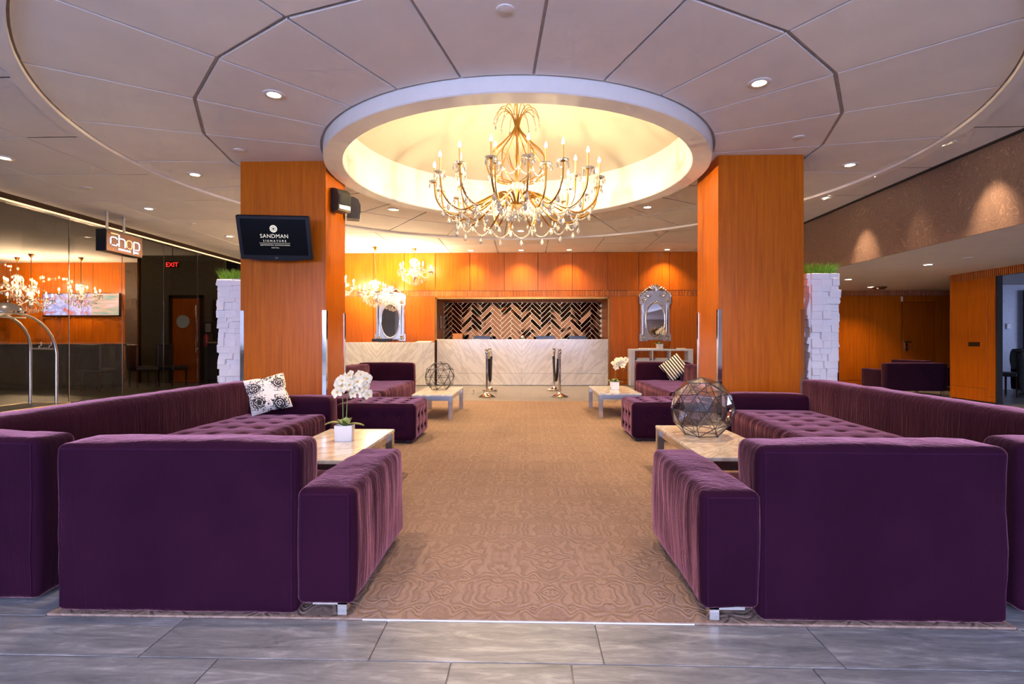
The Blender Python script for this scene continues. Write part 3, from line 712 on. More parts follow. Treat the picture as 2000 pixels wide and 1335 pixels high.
def long_sofa(loc, rz, s, L, label):
    """s=+1: seat faces +x (left sofa); local x measured from seat front towards the back"""
    t = thing('long_purple_sofa', label, 'sofa', loc, rz, 'long purple sofas with tufted seats')
    def X(a, b_): return (-b_, -a) if s > 0 else (a, b_)
    tf = [(2, (-1 if s > 0 else 1) * xx, yy, .030) for xx in (.20, .42, .64) for yy in [.25 + .27 * k for k in range(int((L - .3) / .27) + 1)]]
    x0, x1 = X(0, .80); cushion('seat', t, x0, x1, 0, L, .075, .39, .045, .02, tufts=tf, pleat=((0, s, .009),), seed=loc[0])
    x0, x1 = X(.80, 1.03); cushion('backrest', t, x0, x1, 0, L + .26, .05, .69, .05, .014, wr=.009, seed=loc[0] + 5)
    x0, x1 = X(.10, 1.03); cushion('end_backrest', t, x0, x1, -.21, -.005, .008, .69, .032, .010, wr=.008, seed=loc[0] + 7, step=.035, hw=.006, seam=True)
    x0, x1 = X(-.02, .795); cushion('armrest', t, x0, x1, L + .005, L + .26, .05, .545, .045, .012, pleat=((0, s, .006),), seed=loc[0] + 11)
    f = -1 if s > 0 else 1
    legs(t, [(f * .08, .15), (f * .08, L - .1), (f * .9, .2), (f * .9, L - .1), (f * .08, L / 2)], .08)
    return t
long_sofa((-1.835, 2.41, 0), 0, 1, 2.79, 'long purple sofa with tufted seat along the left, floral cushion in its corner')
long_sofa((2.02, 2.42, 0), R(-4.2), -1, 3.25, 'long purple sofa with tufted seat along the right, no cushion on it')
def far_sofa(s, xf, yb, label, ych):
    t = thing('corner_purple_sofa', label, 'sofa', (s * xf, 8.6, 0), 0, 'far purple corner sofas')
    def X(a, b_): return (a, b_) if s > 0 else (-b_, -a)
    y0 = 7.48 - 8.6; yb -= 8.6
    x0, x1 = X(0, .80); cushion('seat', t, x0, x1, y0, yb, .075, .39, .04, .014, pleat=((0, -s, .008),), wr=.008, seed=3 * s, step=.05)
    x0, x1 = X(0, .33 if s > 0 else .44); cushion('chaise_seat', t, x0, x1, ych - 8.6, y0 - .004, .075, .39, .04, .01, pleat=((0, -s, .008),), seed=4 * s)
    x0, x1 = X(.02, 1.03); cushion('end_backrest', t, x0, x1, yb + .004, yb + .23, .05, .705, .045, .01, seed=5 * s)
    x0, x1 = X(.80, 1.03); cushion('backrest', t, x0, x1, y0, yb, .05, .69, .045, .012, wr=.008, seed=6 * s)
    legs(t, [(s * .06, y0 + .1), (s * .06, yb), (s * .9, yb), (s * .9, y0 + .1), (s * .06, ych - 8.6 + .06)], .08)
far_sofa(-1, 1.91, 9.64, 'purple corner sofa near the reception desk, behind the left pillar', 6.52)
far_sofa(1, 2.12, 9.88, 'purple corner sofa with the striped cushion, behind the right pillar', 6.72)
def ottoman(x0, x1, y0, y1, label):
    cx, cy = (x0 + x1) / 2, (y0 + y1) / 2; hx, hy = (x1 - x0) / 2, (y1 - y0) / 2
    t = thing('tufted_ottoman', label, 'ottoman', (cx, cy, 0), 0, 'tufted purple ottomans')
    tx = [hx * k for k in (-.62, -.2, .2, .62)]; ty = [hy * k for k in (-.5, 0, .5)]
    tf = [(2, a, b_, .028) for a in tx for b_ in ty] + [(1, a, z, .024) for a in tx for z in (.14, .29)] + [(0, a, z, .024) for a in ty for z in (.14, .29)]
    body = cushion('body', t, -hx, hx, -hy, hy, .03, .43, .05, .012, tufts=tf, seed=x0, tstep=.024)
    me = MB().ball((0, 0, 0), .011, 8).mesh('button', 180)
    for a in tx:
        for b_ in ty: inst(me, 'button', 'seam', body, (a, b_, .424))
        for z in (.14, .29): inst(me, 'button', 'seam', body, (a, -hy - .001, z))
    for b_ in ty:
        for z in (.14, .29): inst(me, 'button', 'seam', body, (-hx - .001 if x0 > 0 else hx + .001, b_, z))
    for sx in (-1, 1):
        for sy in (-1, 1): MB().cbox(sx * (hx - .08) - .03, sx * (hx - .08) + .03, sy * (hy - .08) - .03, sy * (hy - .08) + .03, .006, .045, .003).build('foot', 'blackmat', t)
ottoman(-1.93, -1.06, 5.67, 6.42, 'button-tufted purple ottoman by the left pillar, behind the potted orchid')
ottoman(1.28, 2.15, 5.87, 6.60, 'button-tufted purple ottoman by the right pillar, behind the large glass globe')

# ------------------------------------------------------------------ coffee tables
def table(x0, x1, y0, y1, label):
    cx, cy = (x0 + x1) / 2, (y0 + y1) / 2; hx, hy = (x1 - x0) / 2, (y1 - y0) / 2
    t = thing('coffee_table', label, 'table', (cx, cy, .006), 0, 'marble coffee tables')
    MB().cbox(-hx, hx, -hy, hy, .328, .354, .004).build('table_top', 'table_marble', t)
    b = MB()
    for s in (-1, 1): b.box(-hx + .06, hx - .06, s * (hy - .04) - .012, s * (hy - .04) + .012, .265, .328).box(s * (hx - .04) - .012, s * (hx - .04) + .012, -hy + .06, hy - .06, .265, .328)
    b.build('apron', 'chrome', t)
    for sx in (-1, 1):
        for sy in (-1, 1): MB().cbox(sx * (hx - .032) - .03, sx * (hx - .032) + .03, sy * (hy - .032) - .03, sy * (hy - .032) + .03, 0, .328, .003).build('leg', 'chrome', t)
TT = .36
table(-1.535, -.985, 3.30, 4.49, 'marble coffee table with a white orchid, beside the long left sofa')
table(1.262, 1.80, 3.45, 4.76, 'marble coffee table with the large glass globe, beside the long right sofa')
table(-1.47, -.90, 7.40, 8.66, 'far marble coffee table with the open wire globe')
table(1.15, 1.76, 7.66, 8.93, 'far marble coffee table with the small orchid')

# ------------------------------------------------------------------ faceted globes
def globe(loc, rad, rz, label, panes=True):
    t = thing('faceted_globe', label, 'globe', loc, rz)
    g = (1 + 5 ** .5) / 2
    base = [Vector(v).normalized() for v in [(-1, g, 0), (1, g, 0), (-1, -g, 0), (1, -g, 0), (0, -1, g), (0, 1, g), (0, -1, -g), (0, 1, -g), (g, 0, -1), (g, 0, 1), (-g, 0, -1), (-g, 0, 1)]]
    tris = [(0, 11, 5), (0, 5, 1), (0, 1, 7), (0, 7, 10), (0, 10, 11), (1, 5, 9), (5, 11, 4), (11, 10, 2), (10, 7, 6), (7, 1, 8), (3, 9, 4), (3, 4, 2), (3, 2, 6), (3, 6, 8), (3, 8, 9), (4, 9, 5), (2, 4, 11), (6, 2, 10), (8, 6, 7), (9, 8, 1)]
    M = base[5].rotation_difference(Vector((0, 0, 1))).to_matrix()
    base = [M @ v for v in base]
    fs = []
    for a, b_, c_ in tris:
        A, B, C = base[a], base[b_], base[c_]; ab, bc, ca = (A + B).normalized(), (B + C).normalized(), (C + A).normalized()
        fs += [(A, ab, ca), (ab, B, bc), (ca, bc, C), (ab, bc, ca)]
    low = min(v.z for f in fs for v in f)
    fs = [f for f in fs if min(v.z for v in f) > low + .01]
    zb = min(v.z for f in fs for v in f)
    up = Vector((0, 0, -zb * rad + .0072))
    eds = {}
    for f in fs:
        for p, q in zip(f, f[1:] + f[:1]):
            k = tuple(sorted((tuple(round(c, 4) for c in p), tuple(round(c, 4) for c in q)))); eds[k] = (p, q)
    b = MB()
    for p, q in eds.values(): b.tube([p * rad + up, q * rad + up], .0034, 5)
    seen = set()
    for p, q in eds.values():
        for v in (p, q):
            k = tuple(round(c, 3) for c in v)
            if k not in seen: seen.add(k); b.ball(v * rad + up, .0062, 6)
    b.build('wire_frame', 'charcoal', t)
    if panes:
        for f in fs:
            c_ = (f[0] + f[1] + f[2]) / 3; n = (f[1] - f[0]).cross(f[2] - f[0]).normalized()
            P = [(c_ + (v - c_) * .985) * rad + up for v in f]
            MB().add([p + n * .001 for p in P] + [p - n * .001 for p in P], [(0, 1, 2), (5, 4, 3), (0, 3, 4, 1), (1, 4, 5, 2), (2, 5, 3, 0)]).build('glass_pane', 'globe_glass', t)
    return t
globe((1.505, 4.25, TT), .242, R(8), 'large faceted glass globe lantern on the near right coffee table')
globe((-1.20, 8.15, TT), .228, R(25), 'open wire faceted globe on the far left coffee table', False)

# ------------------------------------------------------------------ orchids
def petal_mesh():
    b = MB()
    for k in range(5):
        a = R(90 + 72 * k); w = .021 if k in (1, 4) else .0135; L = .039
        rows = [(0, .006, .0), (.35, w, .006), (.7, w * .95, .008), (1.0, .004, .002)]
        vs_ = []
        for tt, ww, zz in rows:
            for s in (-1, 0, 1): vs_.append(Vector((L * tt, s * ww, zz - abs(s) * .004)))
        Mx = Matrix.Rotation(a, 3, 'Z'); vs_ = [Mx @ v for v in vs_]; n = len(vs_)
        fs = []
        for i in range(3):
            for j in range(2): q = (i * 3 + j, (i + 1) * 3 + j, (i + 1) * 3 + j + 1, i * 3 + j + 1); fs.append(q); fs.append(tuple(x + n for x in q[::-1]))
        b.add(vs_ + [v - Vector((0, 0, .0016)) for v in vs_], fs)
    return b.mesh('flower', 180)
FLOWER = petal_mesh()
LIPM = MB().ball((0, -.004, .008), .007, 6, 1.2).mesh('flower_lip', 180)
def orchid(loc, rz, label, scale=1.0, nflow=13, pot=(.064, .115), two=True, seed=1):
    t = thing('potted_orchid', label, 'orchid', loc, rz); rd = random.Random(seed); t.scale = (scale,) * 3
    hw, hh = pot; b = MB(); o = [(-hw * .9, 0), (hw * .9, 0), (hw, hh), (hw * .9, hh), (hw * .8, .012)]
    def sqr(w, z): return [(-w, -w, z), (w, -w, z), (w, w, z), (-w, w, z)]
    vs_ = sqr(hw * .94, .001) + sqr(hw, hh) + sqr(hw * .9, hh) + sqr(hw * .86, hh - .025)
    b.add(vs_, [(3, 2, 1, 0)] + [(4 * r_ + j, 4 * r_ + (j + 1) % 4, 4 * r_ + 4 + (j + 1) % 4, 4 * r_ + 4 + j) for r_ in range(3) for j in range(4)]); b.build('pot', 'white', t)
    b = MB(); b.add(sqr(hw * .87, hh - .02), [(0, 1, 2, 3)]); b.build('moss', 'soil', t)
    for k, (a, L, ht, m_) in enumerate(((R(175), .15, .035, 'leaf_pale'), (R(10), .14, .02, 'leaf_pale'), (R(130), .10, .05, 'leaf'), (R(-60), .09, .05, 'leaf'), (R(70), .09, .06, 'leaf'))):
        rows = []; n = 7
        for i in range(n + 1):
            u = i / n; w = .026 * math.sin(PI * min(1, u * .92 + .08)) ** .7 + .002; z = hh - .01 + ht * math.sin(u * 2.2) - .02 * u * u
            for s in (-1, 0, 1): rows.append(Vector((L * u * math.cos(a) - s * w * math.sin(a), L * u * math.sin(a) + s * w * math.cos(a), z + abs(s) * .008)))
        m2 = len(rows); fs = []
        for i in range(n):
            for j in range(2): q = (i * 3 + j, (i + 1) * 3 + j, (i + 1) * 3 + j + 1, i * 3 + j + 1); fs += [q, tuple(x + m2 for x in q[::-1])]
        b = MB(); b.add(rows + [v - Vector((0, 0, .003)) for v in rows], fs); b.build('leaf', m_, t, 180)
    ends = []
    for s in ((-1, 1) if two else (1,)):
        P = spline([(s * .012, 0, hh - .02), (s * .014, .005, hh + .12), (s * .020 + .004, .0, hh + .24), (s * .028 + .02, -.012, hh + .32), (s * .035 + .075, -.03, hh + .335), (s * .02 + .115, -.05, hh + .28)], 5)
        MB().tube(P, .0036, 5, .0018).build('flower_stem', 'stem', t, 60); ends.append(P)
    for k in range(nflow):
        P = ends[k % len(ends)]; u = .46 + .54 * (k // len(ends)) / max(1, (nflow - 1) // len(ends)); p = P[min(len(P) - 1, int(u * (len(P) - 1)))]
        off = Vector((rd.uniform(-.055, .055), rd.uniform(-.05, .02), rd.uniform(-.045, .04)))
        f = inst(FLOWER, 'flower', 'petal', t, p + off, (R(75 + rd.uniform(-25, 25)), rd.uniform(-.4, .4), R(rd.uniform(-40, 40))))
        f.scale = (rd.uniform(1.05, 1.3),) * 3; inst(LIPM, 'flower_lip', 'lip', f)
    b = MB()
    for k in range(6):
        p = ends[-1][-1] + Vector((rd.uniform(-.02, .03), rd.uniform(-.02, .02), -.02 - .016 * k)); b.ball(p, .007, 6, 1.3)
    b.build('buds', 'stem', t, 180)
    return t
orchid((-1.235, 3.98, TT), R(8), 'white orchid in a square white pot on the near left coffee table', 1.0, 26, seed=4)
orchid((1.48, 8.32, TT), R(0), 'small white orchid in a white pot on the far right coffee table', 1.0, 14, seed=9, two=False)

# ------------------------------------------------------------------ cushions
def pillow(name, size, thick, mat, label, M):
    t = MB(); n = 18; vs_, fs = [], []
    for side in (1, -1):
        for i in range(n + 1):
            for j in range(n + 1):
                u, v = 2 * i / n - 1, 2 * j / n - 1
                pin = 1 - .10 * (1 - (abs(u * v)) ** .5) * max(abs(u), abs(v)) ** 3
                z = side * thick / 2 * ((1 - u ** 4) * (1 - v ** 4)) ** .55 + .004 * noise.noise(Vector((u * 3, v * 3, side)))
                vs_.append((u * size / 2 * pin, v * size / 2 * pin, z))
    m2 = (n + 1) ** 2
    for i in range(n):
        for j in range(n):
            q = (i * (n + 1) + j, (i + 1) * (n + 1) + j, (i + 1) * (n + 1) + j + 1, i * (n + 1) + j + 1); fs += [q, tuple(x + m2 for x in q[::-1])]
    t.add(vs_, fs); o = t.build(name, mat, None, 180); o.matrix_world = M; return tag(o, label, 'cushion')
def frame_from(n, spin, loc):
    n = Vector(n).normalized(); r_ = Vector((0, 0, 1)).cross(n).normalized(); u = n.cross(r_)
    return Matrix.Translation(loc) @ Matrix((r_, u, n)).transposed().to_4x4() @ Matrix.Rotation(spin, 4, 'Z')
pillow('floral_cushion', .36, .12, 'floral', 'white cushion with black rose print in the corner of the left sofa', frame_from((.42, -.80, .42), R(12), (-2.33, 5.03, .60)))
pillow('striped_cushion', .40, .13, 'stripes', 'black and white striped cushion on the far right corner sofa', frame_from((-.40, -.80, .35), R(40), (2.78, 9.72, .625)))

# ------------------------------------------------------------------ tall planters
def planter(x, y, h, label, seed):
    t = thing('tall_planter', label, 'planter', (x, y, .0), 0, 'tall white planters with grass'); rd = random.Random(seed)
    hb, ht = .150, .176
    b = MB(); sq4 = lambda w, z: [(-w, -w, z), (w, -w, z), (w, w, z), (-w, w, z)]
    b.add(sq4(hb - .01, 0) + sq4(ht - .01, h) + sq4(ht - .03, h) + sq4(ht - .035, h - .05), [(3, 2, 1, 0)] + [(4 * r_ + j, 4 * r_ + (j + 1) % 4, 4 * r_ + 4 + (j + 1) % 4, 4 * r_ + 4 + j) for r_ in range(3) for j in range(4)] + [(12, 13, 14, 15)]); b.build('core', 'planter', t)
    for side in range(4):
        z = .003; rowi = 0
        while z < h - .02:
            hh = rd.uniform(.062, .10); z1 = min(h + rd.uniform(-.004, .004), z + hh)
            w = hb + (ht - hb) * (z + z1) / 2 / h
            cuts = sorted([-w] + [w * q + rd.uniform(-.035, .035) for q in ((-.35, .35) if rd.random() < .65 else (0.05,))] + [w])
            for a, c_ in zip(cuts, cuts[1:]):
                d = rd.uniform(.004, .046); dz0, dz1 = rd.uniform(-.014, .0) if z > .01 else 0, rd.uniform(-.0, .014) if z1 < h - .02 else 0
                # slab leaning outward at the top
                tip = rd.uniform(-.26, .08); zc = (z + z1) / 2
                M = Matrix.Rotation(side * PI / 2, 4, 'Z') @ Matrix.Translation((0, -w, 0)) @ Matrix.Translation((0, 0, zc)) @ Matrix.Rotation(tip, 4, 'X') @ Matrix.Translation((0, 0, -zc))
                MB().cbox(a + .001, c_ - .001, -d, .02, z + dz0, z1 + dz1, .005, M).build('block', 'planter', t)
            z = z1; rowi += 1
    b = MB()
    for k in range(900):
        x_, y_ = rd.uniform(-ht + .02, ht - .02), rd.uniform(-ht + .02, ht - .02); L = rd.uniform(.10, .20); a = rd.uniform(0, 2 * PI); le = rd.uniform(.0, .06) + .16 * math.hypot(x_, y_)
        dx, dy = x_ / ht * .085 + le * .5 * math.cos(a), y_ / ht * .085 + le * .5 * math.sin(a); w = .004; px_, py_ = -math.sin(a) * w, math.cos(a) * w
        z0 = h - .03
        b.add([(x_ - px_, y_ - py_, z0), (x_ + px_, y_ + py_, z0), (x_ + dx * .4 + px_ * .7, y_ + dy * .4 + py_ * .7, z0 + L * .6), (x_ + dx * .4 - px_ * .7, y_ + dy * .4 - py_ * .7, z0 + L * .6), (x_ + dx, y_ + dy, z0 + L)], [(0, 1, 2, 3), (3, 2, 4)])
    stuff(b.build('grass', 'grass', t))
planter(-3.90, 7.36, 1.945, 'tall white block-textured planter of grass behind the television pillar', 5)
planter(3.888, 7.06, 1.955, 'tall white block-textured planter of grass right of the plain pillar', 8)

# ------------------------------------------------------------------ television and loudspeakers on the left pillar
tvM = Matrix.Translation((-2.925, 6.42, 2.355)) @ Matrix.Rotation(R(7), 4, 'Z') @ Matrix.Rotation(R(19), 4, 'X')
tv = thing('television', 'black flat television tilted down on the left wood pillar', 'television'); tv.matrix_world = tvM
bz = MB(); w, h = .425, .265
bz.cbox(-w, w, -.02, .05, -h, h, .012).cbox(-.25, .25, .05, .09, -.18, .18, .01); bz.prism([(-w + .01, -h + .01), (-.2, -h - .012), (.2, -h - .012), (w - .01, -h + .01)], 0, .04, Matrix(((1, 0, 0, 0), (0, 0, 1, -.015), (0, 1, 0, 0), (0, 0, 0, 1)))); bz.build('housing', 'bezel', tv)
MB().box(-w + .045, w - .045, -.0225, -.02, -h + .055, h - .04).build('display', 'screen', tv)
tx = lambda x, z: Matrix.Translation((x, -.0240, z)) @ Matrix.Rotation(R(90), 4, 'X')
text_mesh('hotel_name', 'SANDMAN', .066, 'logo', tv, tx(.0, .000), extrude=.0004, spacing=1.05)
text_mesh('name_line', 'SIGNATURE', .036, 'logo', tv, tx(.0, -.047), extrude=.0004, spacing=1.55)
MB().box(-.18, .18, -.0245, -.0225, -.064, -.061).build('rule_line', 'logo', tv)
text_mesh('place_line', 'EDMONTON DOWNTOWN', .024, 'logo', tv, tx(.0, -.094), extrude=.0004, spacing=1.2)
text_mesh('place_line', 'HOTEL', .022, 'logo', tv, tx(.0, -.126), extrude=.0004, spacing=1.5)
em = MB(); em.lathe([(.030, 0), (.044, 0), (.044, .0012), (.030, .0012)], 28, M=tx(0, .11))
for k in range(6):
    a = PI * k / 3; em.lathe([(.004, 0), (.011, 0), (.011, .0012), (.004, .0012)], 10, M=tx(.02 * math.cos(a), .11 + .02 * math.sin(a)))
em.build('emblem', 'logo', tv)
text_mesh('maker_mark', 'LG', .026, plain('silver_print', (.5, .5, .5), .4), tv, tx(.0, -h + .016), extrude=.0004)
MB().cbox(-.07, .07, .09, .115, -.09, .09, .006).tube([(0, .11, 0), (0, .20, .03), (.0, .30, .10)], .022, 8).build('wall_bracket', 'blackmat', tv)
def speaker(loc, rz, label):
    t = thing('loudspeaker', label, 'loudspeaker', loc, rz, 'black wall loudspeakers')
    prof = [(-.085, -.15), (-.085, .06), (-.06, .12), (0, .15), (.085, .16), (.085, -.15)]
    Mx = Matrix(((0, 0, 1, 0), (1, 0, 0, 0), (0, 1, 0, 0), (0, 0, 0, 1)))
    MB().prism(prof, -.095, .095, Mx).build('cabinet', 'charcoal', t, 20)
    MB().cbox(-.085, .085, -.094, -.085, -.13, -.075, .004).build('badge_plate', 'chrome', t); MB().cbox(-.088, .088, -.093, -.084, -.070, .055, .006).build('grille', 'blackmat', t)
    MB().box(-.006, .006, -.096, -.093, -.115, -.09).build('mark', 'white', t); MB().cbox(-.04, .04, .085, .13, -.06, .06, .004).build('bracket', 'black', t)
speaker((-2.305, 6.94, 2.935), R(55), 'black loudspeaker on the inner face of the left pillar, the nearer one')
speaker((-2.31, 7.47, 2.955), R(110), 'black loudspeaker at the rear edge of the left pillar, the farther one')

# ------------------------------------------------------------------ hanging sign
t = thing('hanging_sign', 'dark hanging restaurant sign with glowing white letters', 'sign', (-7.25, 9.52, 2.86), R(90))
MB().cbox(-.44, .44, -.09, .09, -.19, .19, .004).build('box', 'black', t); MB().cbox(-.432, .432, -.098, -.09, -.182, .182, .003).build('face_plate', plain('bronze_plate', (.20, .12, .085), .3, .6), t)
for x in (-.30, .10): MB().tube([(x, 0, .19), (x, 0, .52)], .022, 10).build('hanger_tube', 'chrome', t, 60)
def neon(pts, m_, nm='letter', closed=False): MB().tube([(x, -.106, z) for x, z in pts], .0095, 6, closed=closed).build(nm, m_, t, 60)
def rr(x0, x1, z0, z1, c_=.03): return [(x0 + c_, z1), (x1 - c_, z1), (x1, z1 - c_), (x1, z0 + c_), (x1 - c_, z0), (x0 + c_, z0), (x0, z0 + c_), (x0, z1 - c_)]
neon([(-.195, .045), (-.21, .065), (-.235, .072), (-.32, .072), (-.35, .045), (-.35, -.055)], 'neon'); neon([(-.315, -.068), (-.215, -.068), (-.195, -.045), (-.195, -.03)], 'neon'); neon([(-.335, .135), (-.185, .135)], 'neon_or')
neon([(-.155, .135), (-.155, -.075)], 'neon'); neon([(-.125, .072), (-.04, .072), (-.012, .045), (-.012, -.075)], 'neon')
neon([(.04, -.06), (.025, -.035), (.025, .045), (.055, .072), (.13, .072), (.16, .045), (.16, -.04), (.135, -.07), (.07, -.07)], 'neon_or')
neon([(.205, .072), (.205, -.15)], 'neon'); neon([(.205, .072), (.315, .072), (.345, .045), (.345, -.04), (.315, -.07), (.245, -.07)], 'neon')
text_mesh('letters', 'STEAKHOUSE', .050, 'neon', t, Matrix.Translation((-.165, -.1, -.135)) @ Matrix.Rotation(R(90), 4, 'X'), 'LEFT'); text_mesh('letters', 'BAR', .050, 'neon', t, Matrix.Translation((.24, -.1, -.135)) @ Matrix.Rotation(R(90), 4, 'X'), 'LEFT')

# ------------------------------------------------------------------ luggage cart
t = thing('luggage_cart', 'brass and steel birdcage luggage cart at the left edge', 'cart', (-6.36, 6.5, 0))
MB().cbox(-.30, .26, -.62, .64, .235, .262, .006).build('deck', 'blackmat', t)
b = MB(); bp = [(-.32, -.60), (-.32, .62), (-.28, .66), (.24, .66), (.28, .62), (.28, -.60), (.24, -.64), (-.28, -.64)]; b.tube([(x, y, .245) for x, y in bp], .022, 8, closed=True); b.build('bumper', plain('pale_brass', (.72, .52, .28), .3, .8), t, 60)
for x in (-.20, .16):
    hoop = [(x, .54, .26), (x, .54, .95)] + [(x * (1 - .25 * math.sin(PI * k / 14)), .54 * math.cos(PI * k / 14), .95 + .50 * math.sin(PI * k / 14)) for k in range(1, 14)] + [(x, -.54, .95), (x, -.54, .26)]
    MB().tube(hoop, .019, 10).build('hoop', 'chrome', t, 60)
for y in (-.54, .54):
    MB().tube([(-.20, y, 1.0), (.16, y, 1.0)], .012, 8).build('cross_rail', 'chrome', t, 60)
    for x in (-.08, .06): MB().tube(spline([(x, y, 1.01), (x, y, 1.035), (x + .03, y, 1.045), (x + .03, y, 1.09)], 3), .006, 6).build('hook', 'chrome', t, 60)
MB().tube([(-.02, -.50, 1.40), (-.02, .28, 1.40)], .010, 8).build('hanging_rail', 'chrome', t, 60)
b = MB(); b.lathe([(0, .13), (.06, .125), (.13, .10), (.18, .055), (.205, .02), (.20, 0), (0, 0)][::-1], 28, (-.02, 0, 1.455)); b.build('crown', 'polished', t, 40)
for x in (-.22, .18):
    for y in (-.48, .5):
        b = MB(); b.lathe([(.04, -.02), (.085, -.018), (.085, .018), (.04, .02)], 16, M=Matrix.Translation((x, y, .09)) @ Matrix.Rotation(R(90), 4, 'Y')); b.tube([(x, y, .09), (x, y, .24)], .018, 6); b.build('wheel', 'blackmat', t, 40)

# ------------------------------------------------------------------ reception desk
t = thing('reception_desk', 'veined white marble reception desk in front of the mosaic niche', 'desk', (0, 13.42, 0))
for xa, xb in ((-2.13, 0), (0, 2.145)):
    MB().cbox(xa + .001, xb - .001, -.03, .0, .30, 1.151, .003).build('front_slab', 'desk_marble', t); MB().cbox(xa + .001, xb - .001, -.03, 0, .006, .296, .003).build('plinth_slab', 'desk_marble', t)
MB().box(-2.12, 2.135, 0, .30, 0, 1.12).build('carcass', 'white', t); MB().cbox(-2.13, 2.145, .0, .36, 1.12, 1.151, .004).build('top_slab', 'desk_marble', t)
t = thing('side_desk', 'lower white marble counter left of the reception desk', 'desk', (-3.6, 13.25, 0))
MB().cbox(-2.2, 1.15, -.03, 0, .01, 1.075, .003).build('front_slab', 'desk_marble', t); MB().cbox(1.154, 1.43, -.03, 0, .01, 1.075, .003).build('front_slab', 'desk_marble', t)
MB().box(-2.2, 1.42, 0, .16, 0, 1.05).build('carcass', 'white', t); MB().cbox(-2.2, 1.43, 0, .30, 1.05, 1.075, .004).build('top_slab', 'desk_marble', t)
b = MB(); b.box(-2.165, -2.135, 13.38, 13.77, 0, 1.13); struct(b.build('trim_2', 'bronze_mirror'))
def keyboard_tray(x0, x1, y, z, label, nm, m_, cat):
    o = MB().cbox(x0, x1, y - .08, y + .08, z, z + .05, .008).build(nm, m_); tag(o, label, cat)
t = thing('desk_monitor', 'low dark computer screen on the side counter below the left mirror', 'monitor', (-3.50, 13.36, 1.075))
MB().cbox(-.26, .26, -.02, .02, .02, .09, .006).build('screen', 'black', t); MB().cbox(-.1, .1, -.05, .05, 0, .02, .004).build('stand', 'charcoal', t)
t = thing('leaflet_holder', 'pile of pale leaflets on the side counter end', 'leaflets', (-2.45, 13.36, 1.075))
for k in range(4): MB().cbox(-.20 + .02 * k, .18 + .015 * k, -.06, .06, .008 * k, .008 * k + .007, .001).build('leaflet', 'paper', t)
t = thing('card_box', 'orange box standing on the back counter of the niche', 'box', (-1.70, 14.2, 1.0)); MB().cbox(-.13, .13, -.1, .1, 0, .30, .006).build('body', 'amber', t); MB().cbox(-.135, .135, -.105, .105, .26, .305, .006).build('lid', 'amber', t)
t = thing('silver_globe', 'shiny silver ball ornament on the desk before the mosaic', 'ornament', (.02, 14.0, 1.0)); MB().ball((0, 0, .19), .085, 20).build('ball', 'polished', t, 180); b = MB(); b.lathe([(0, 0), (.07, 0), (.07, .02), (.02, .05), (.02, .12), (0, .12)], 16); b.build('foot', 'charcoal', t, 40)
t = thing('back_counter', 'wooden back counter inside the niche behind the desk', 'counter', (0, 14.2, 0)); MB().cbox(-2.19, 2.19, -.22, .22, .96, 1.0, .004).build('worktop', 'dark_wood', t); MB().box(-2.18, 2.18, -.18, .2, 0, .96).build('body', 'dark_wood', t)
for k, (x, w_) in enumerate(((-1.05, .22), (.62, .25), (1.45, .22))):
    t = thing('desk_monitor', ('black monitor left of the silver ball behind the desk', 'black monitor just right of the silver ball behind the desk', 'black monitor at the right end behind the desk')[k], 'monitor', (x, 14.05, 1.0), 0, 'monitors behind the reception desk')
    MB().cbox(-w_, w_, -.015, .015, .06, .24, .005).build('screen', 'black', t); MB().box(-.03, .03, 0, .03, .01, .1).cbox(-.1, .1, -.06, .06, 0, .012, .003).build('stand', 'charcoal', t)
t = thing('picture_frame', 'small dark framed certificate on the left side of the niche', 'frame', (-2.195, 14.3, 1.62)); MB().cbox(0, .02, -.13, .13, -.2, .2, .004).build('frame', 'black', t); MB().box(.02, .022, -.10, .10, -.16, .16).build('sheet', 'paper', t)

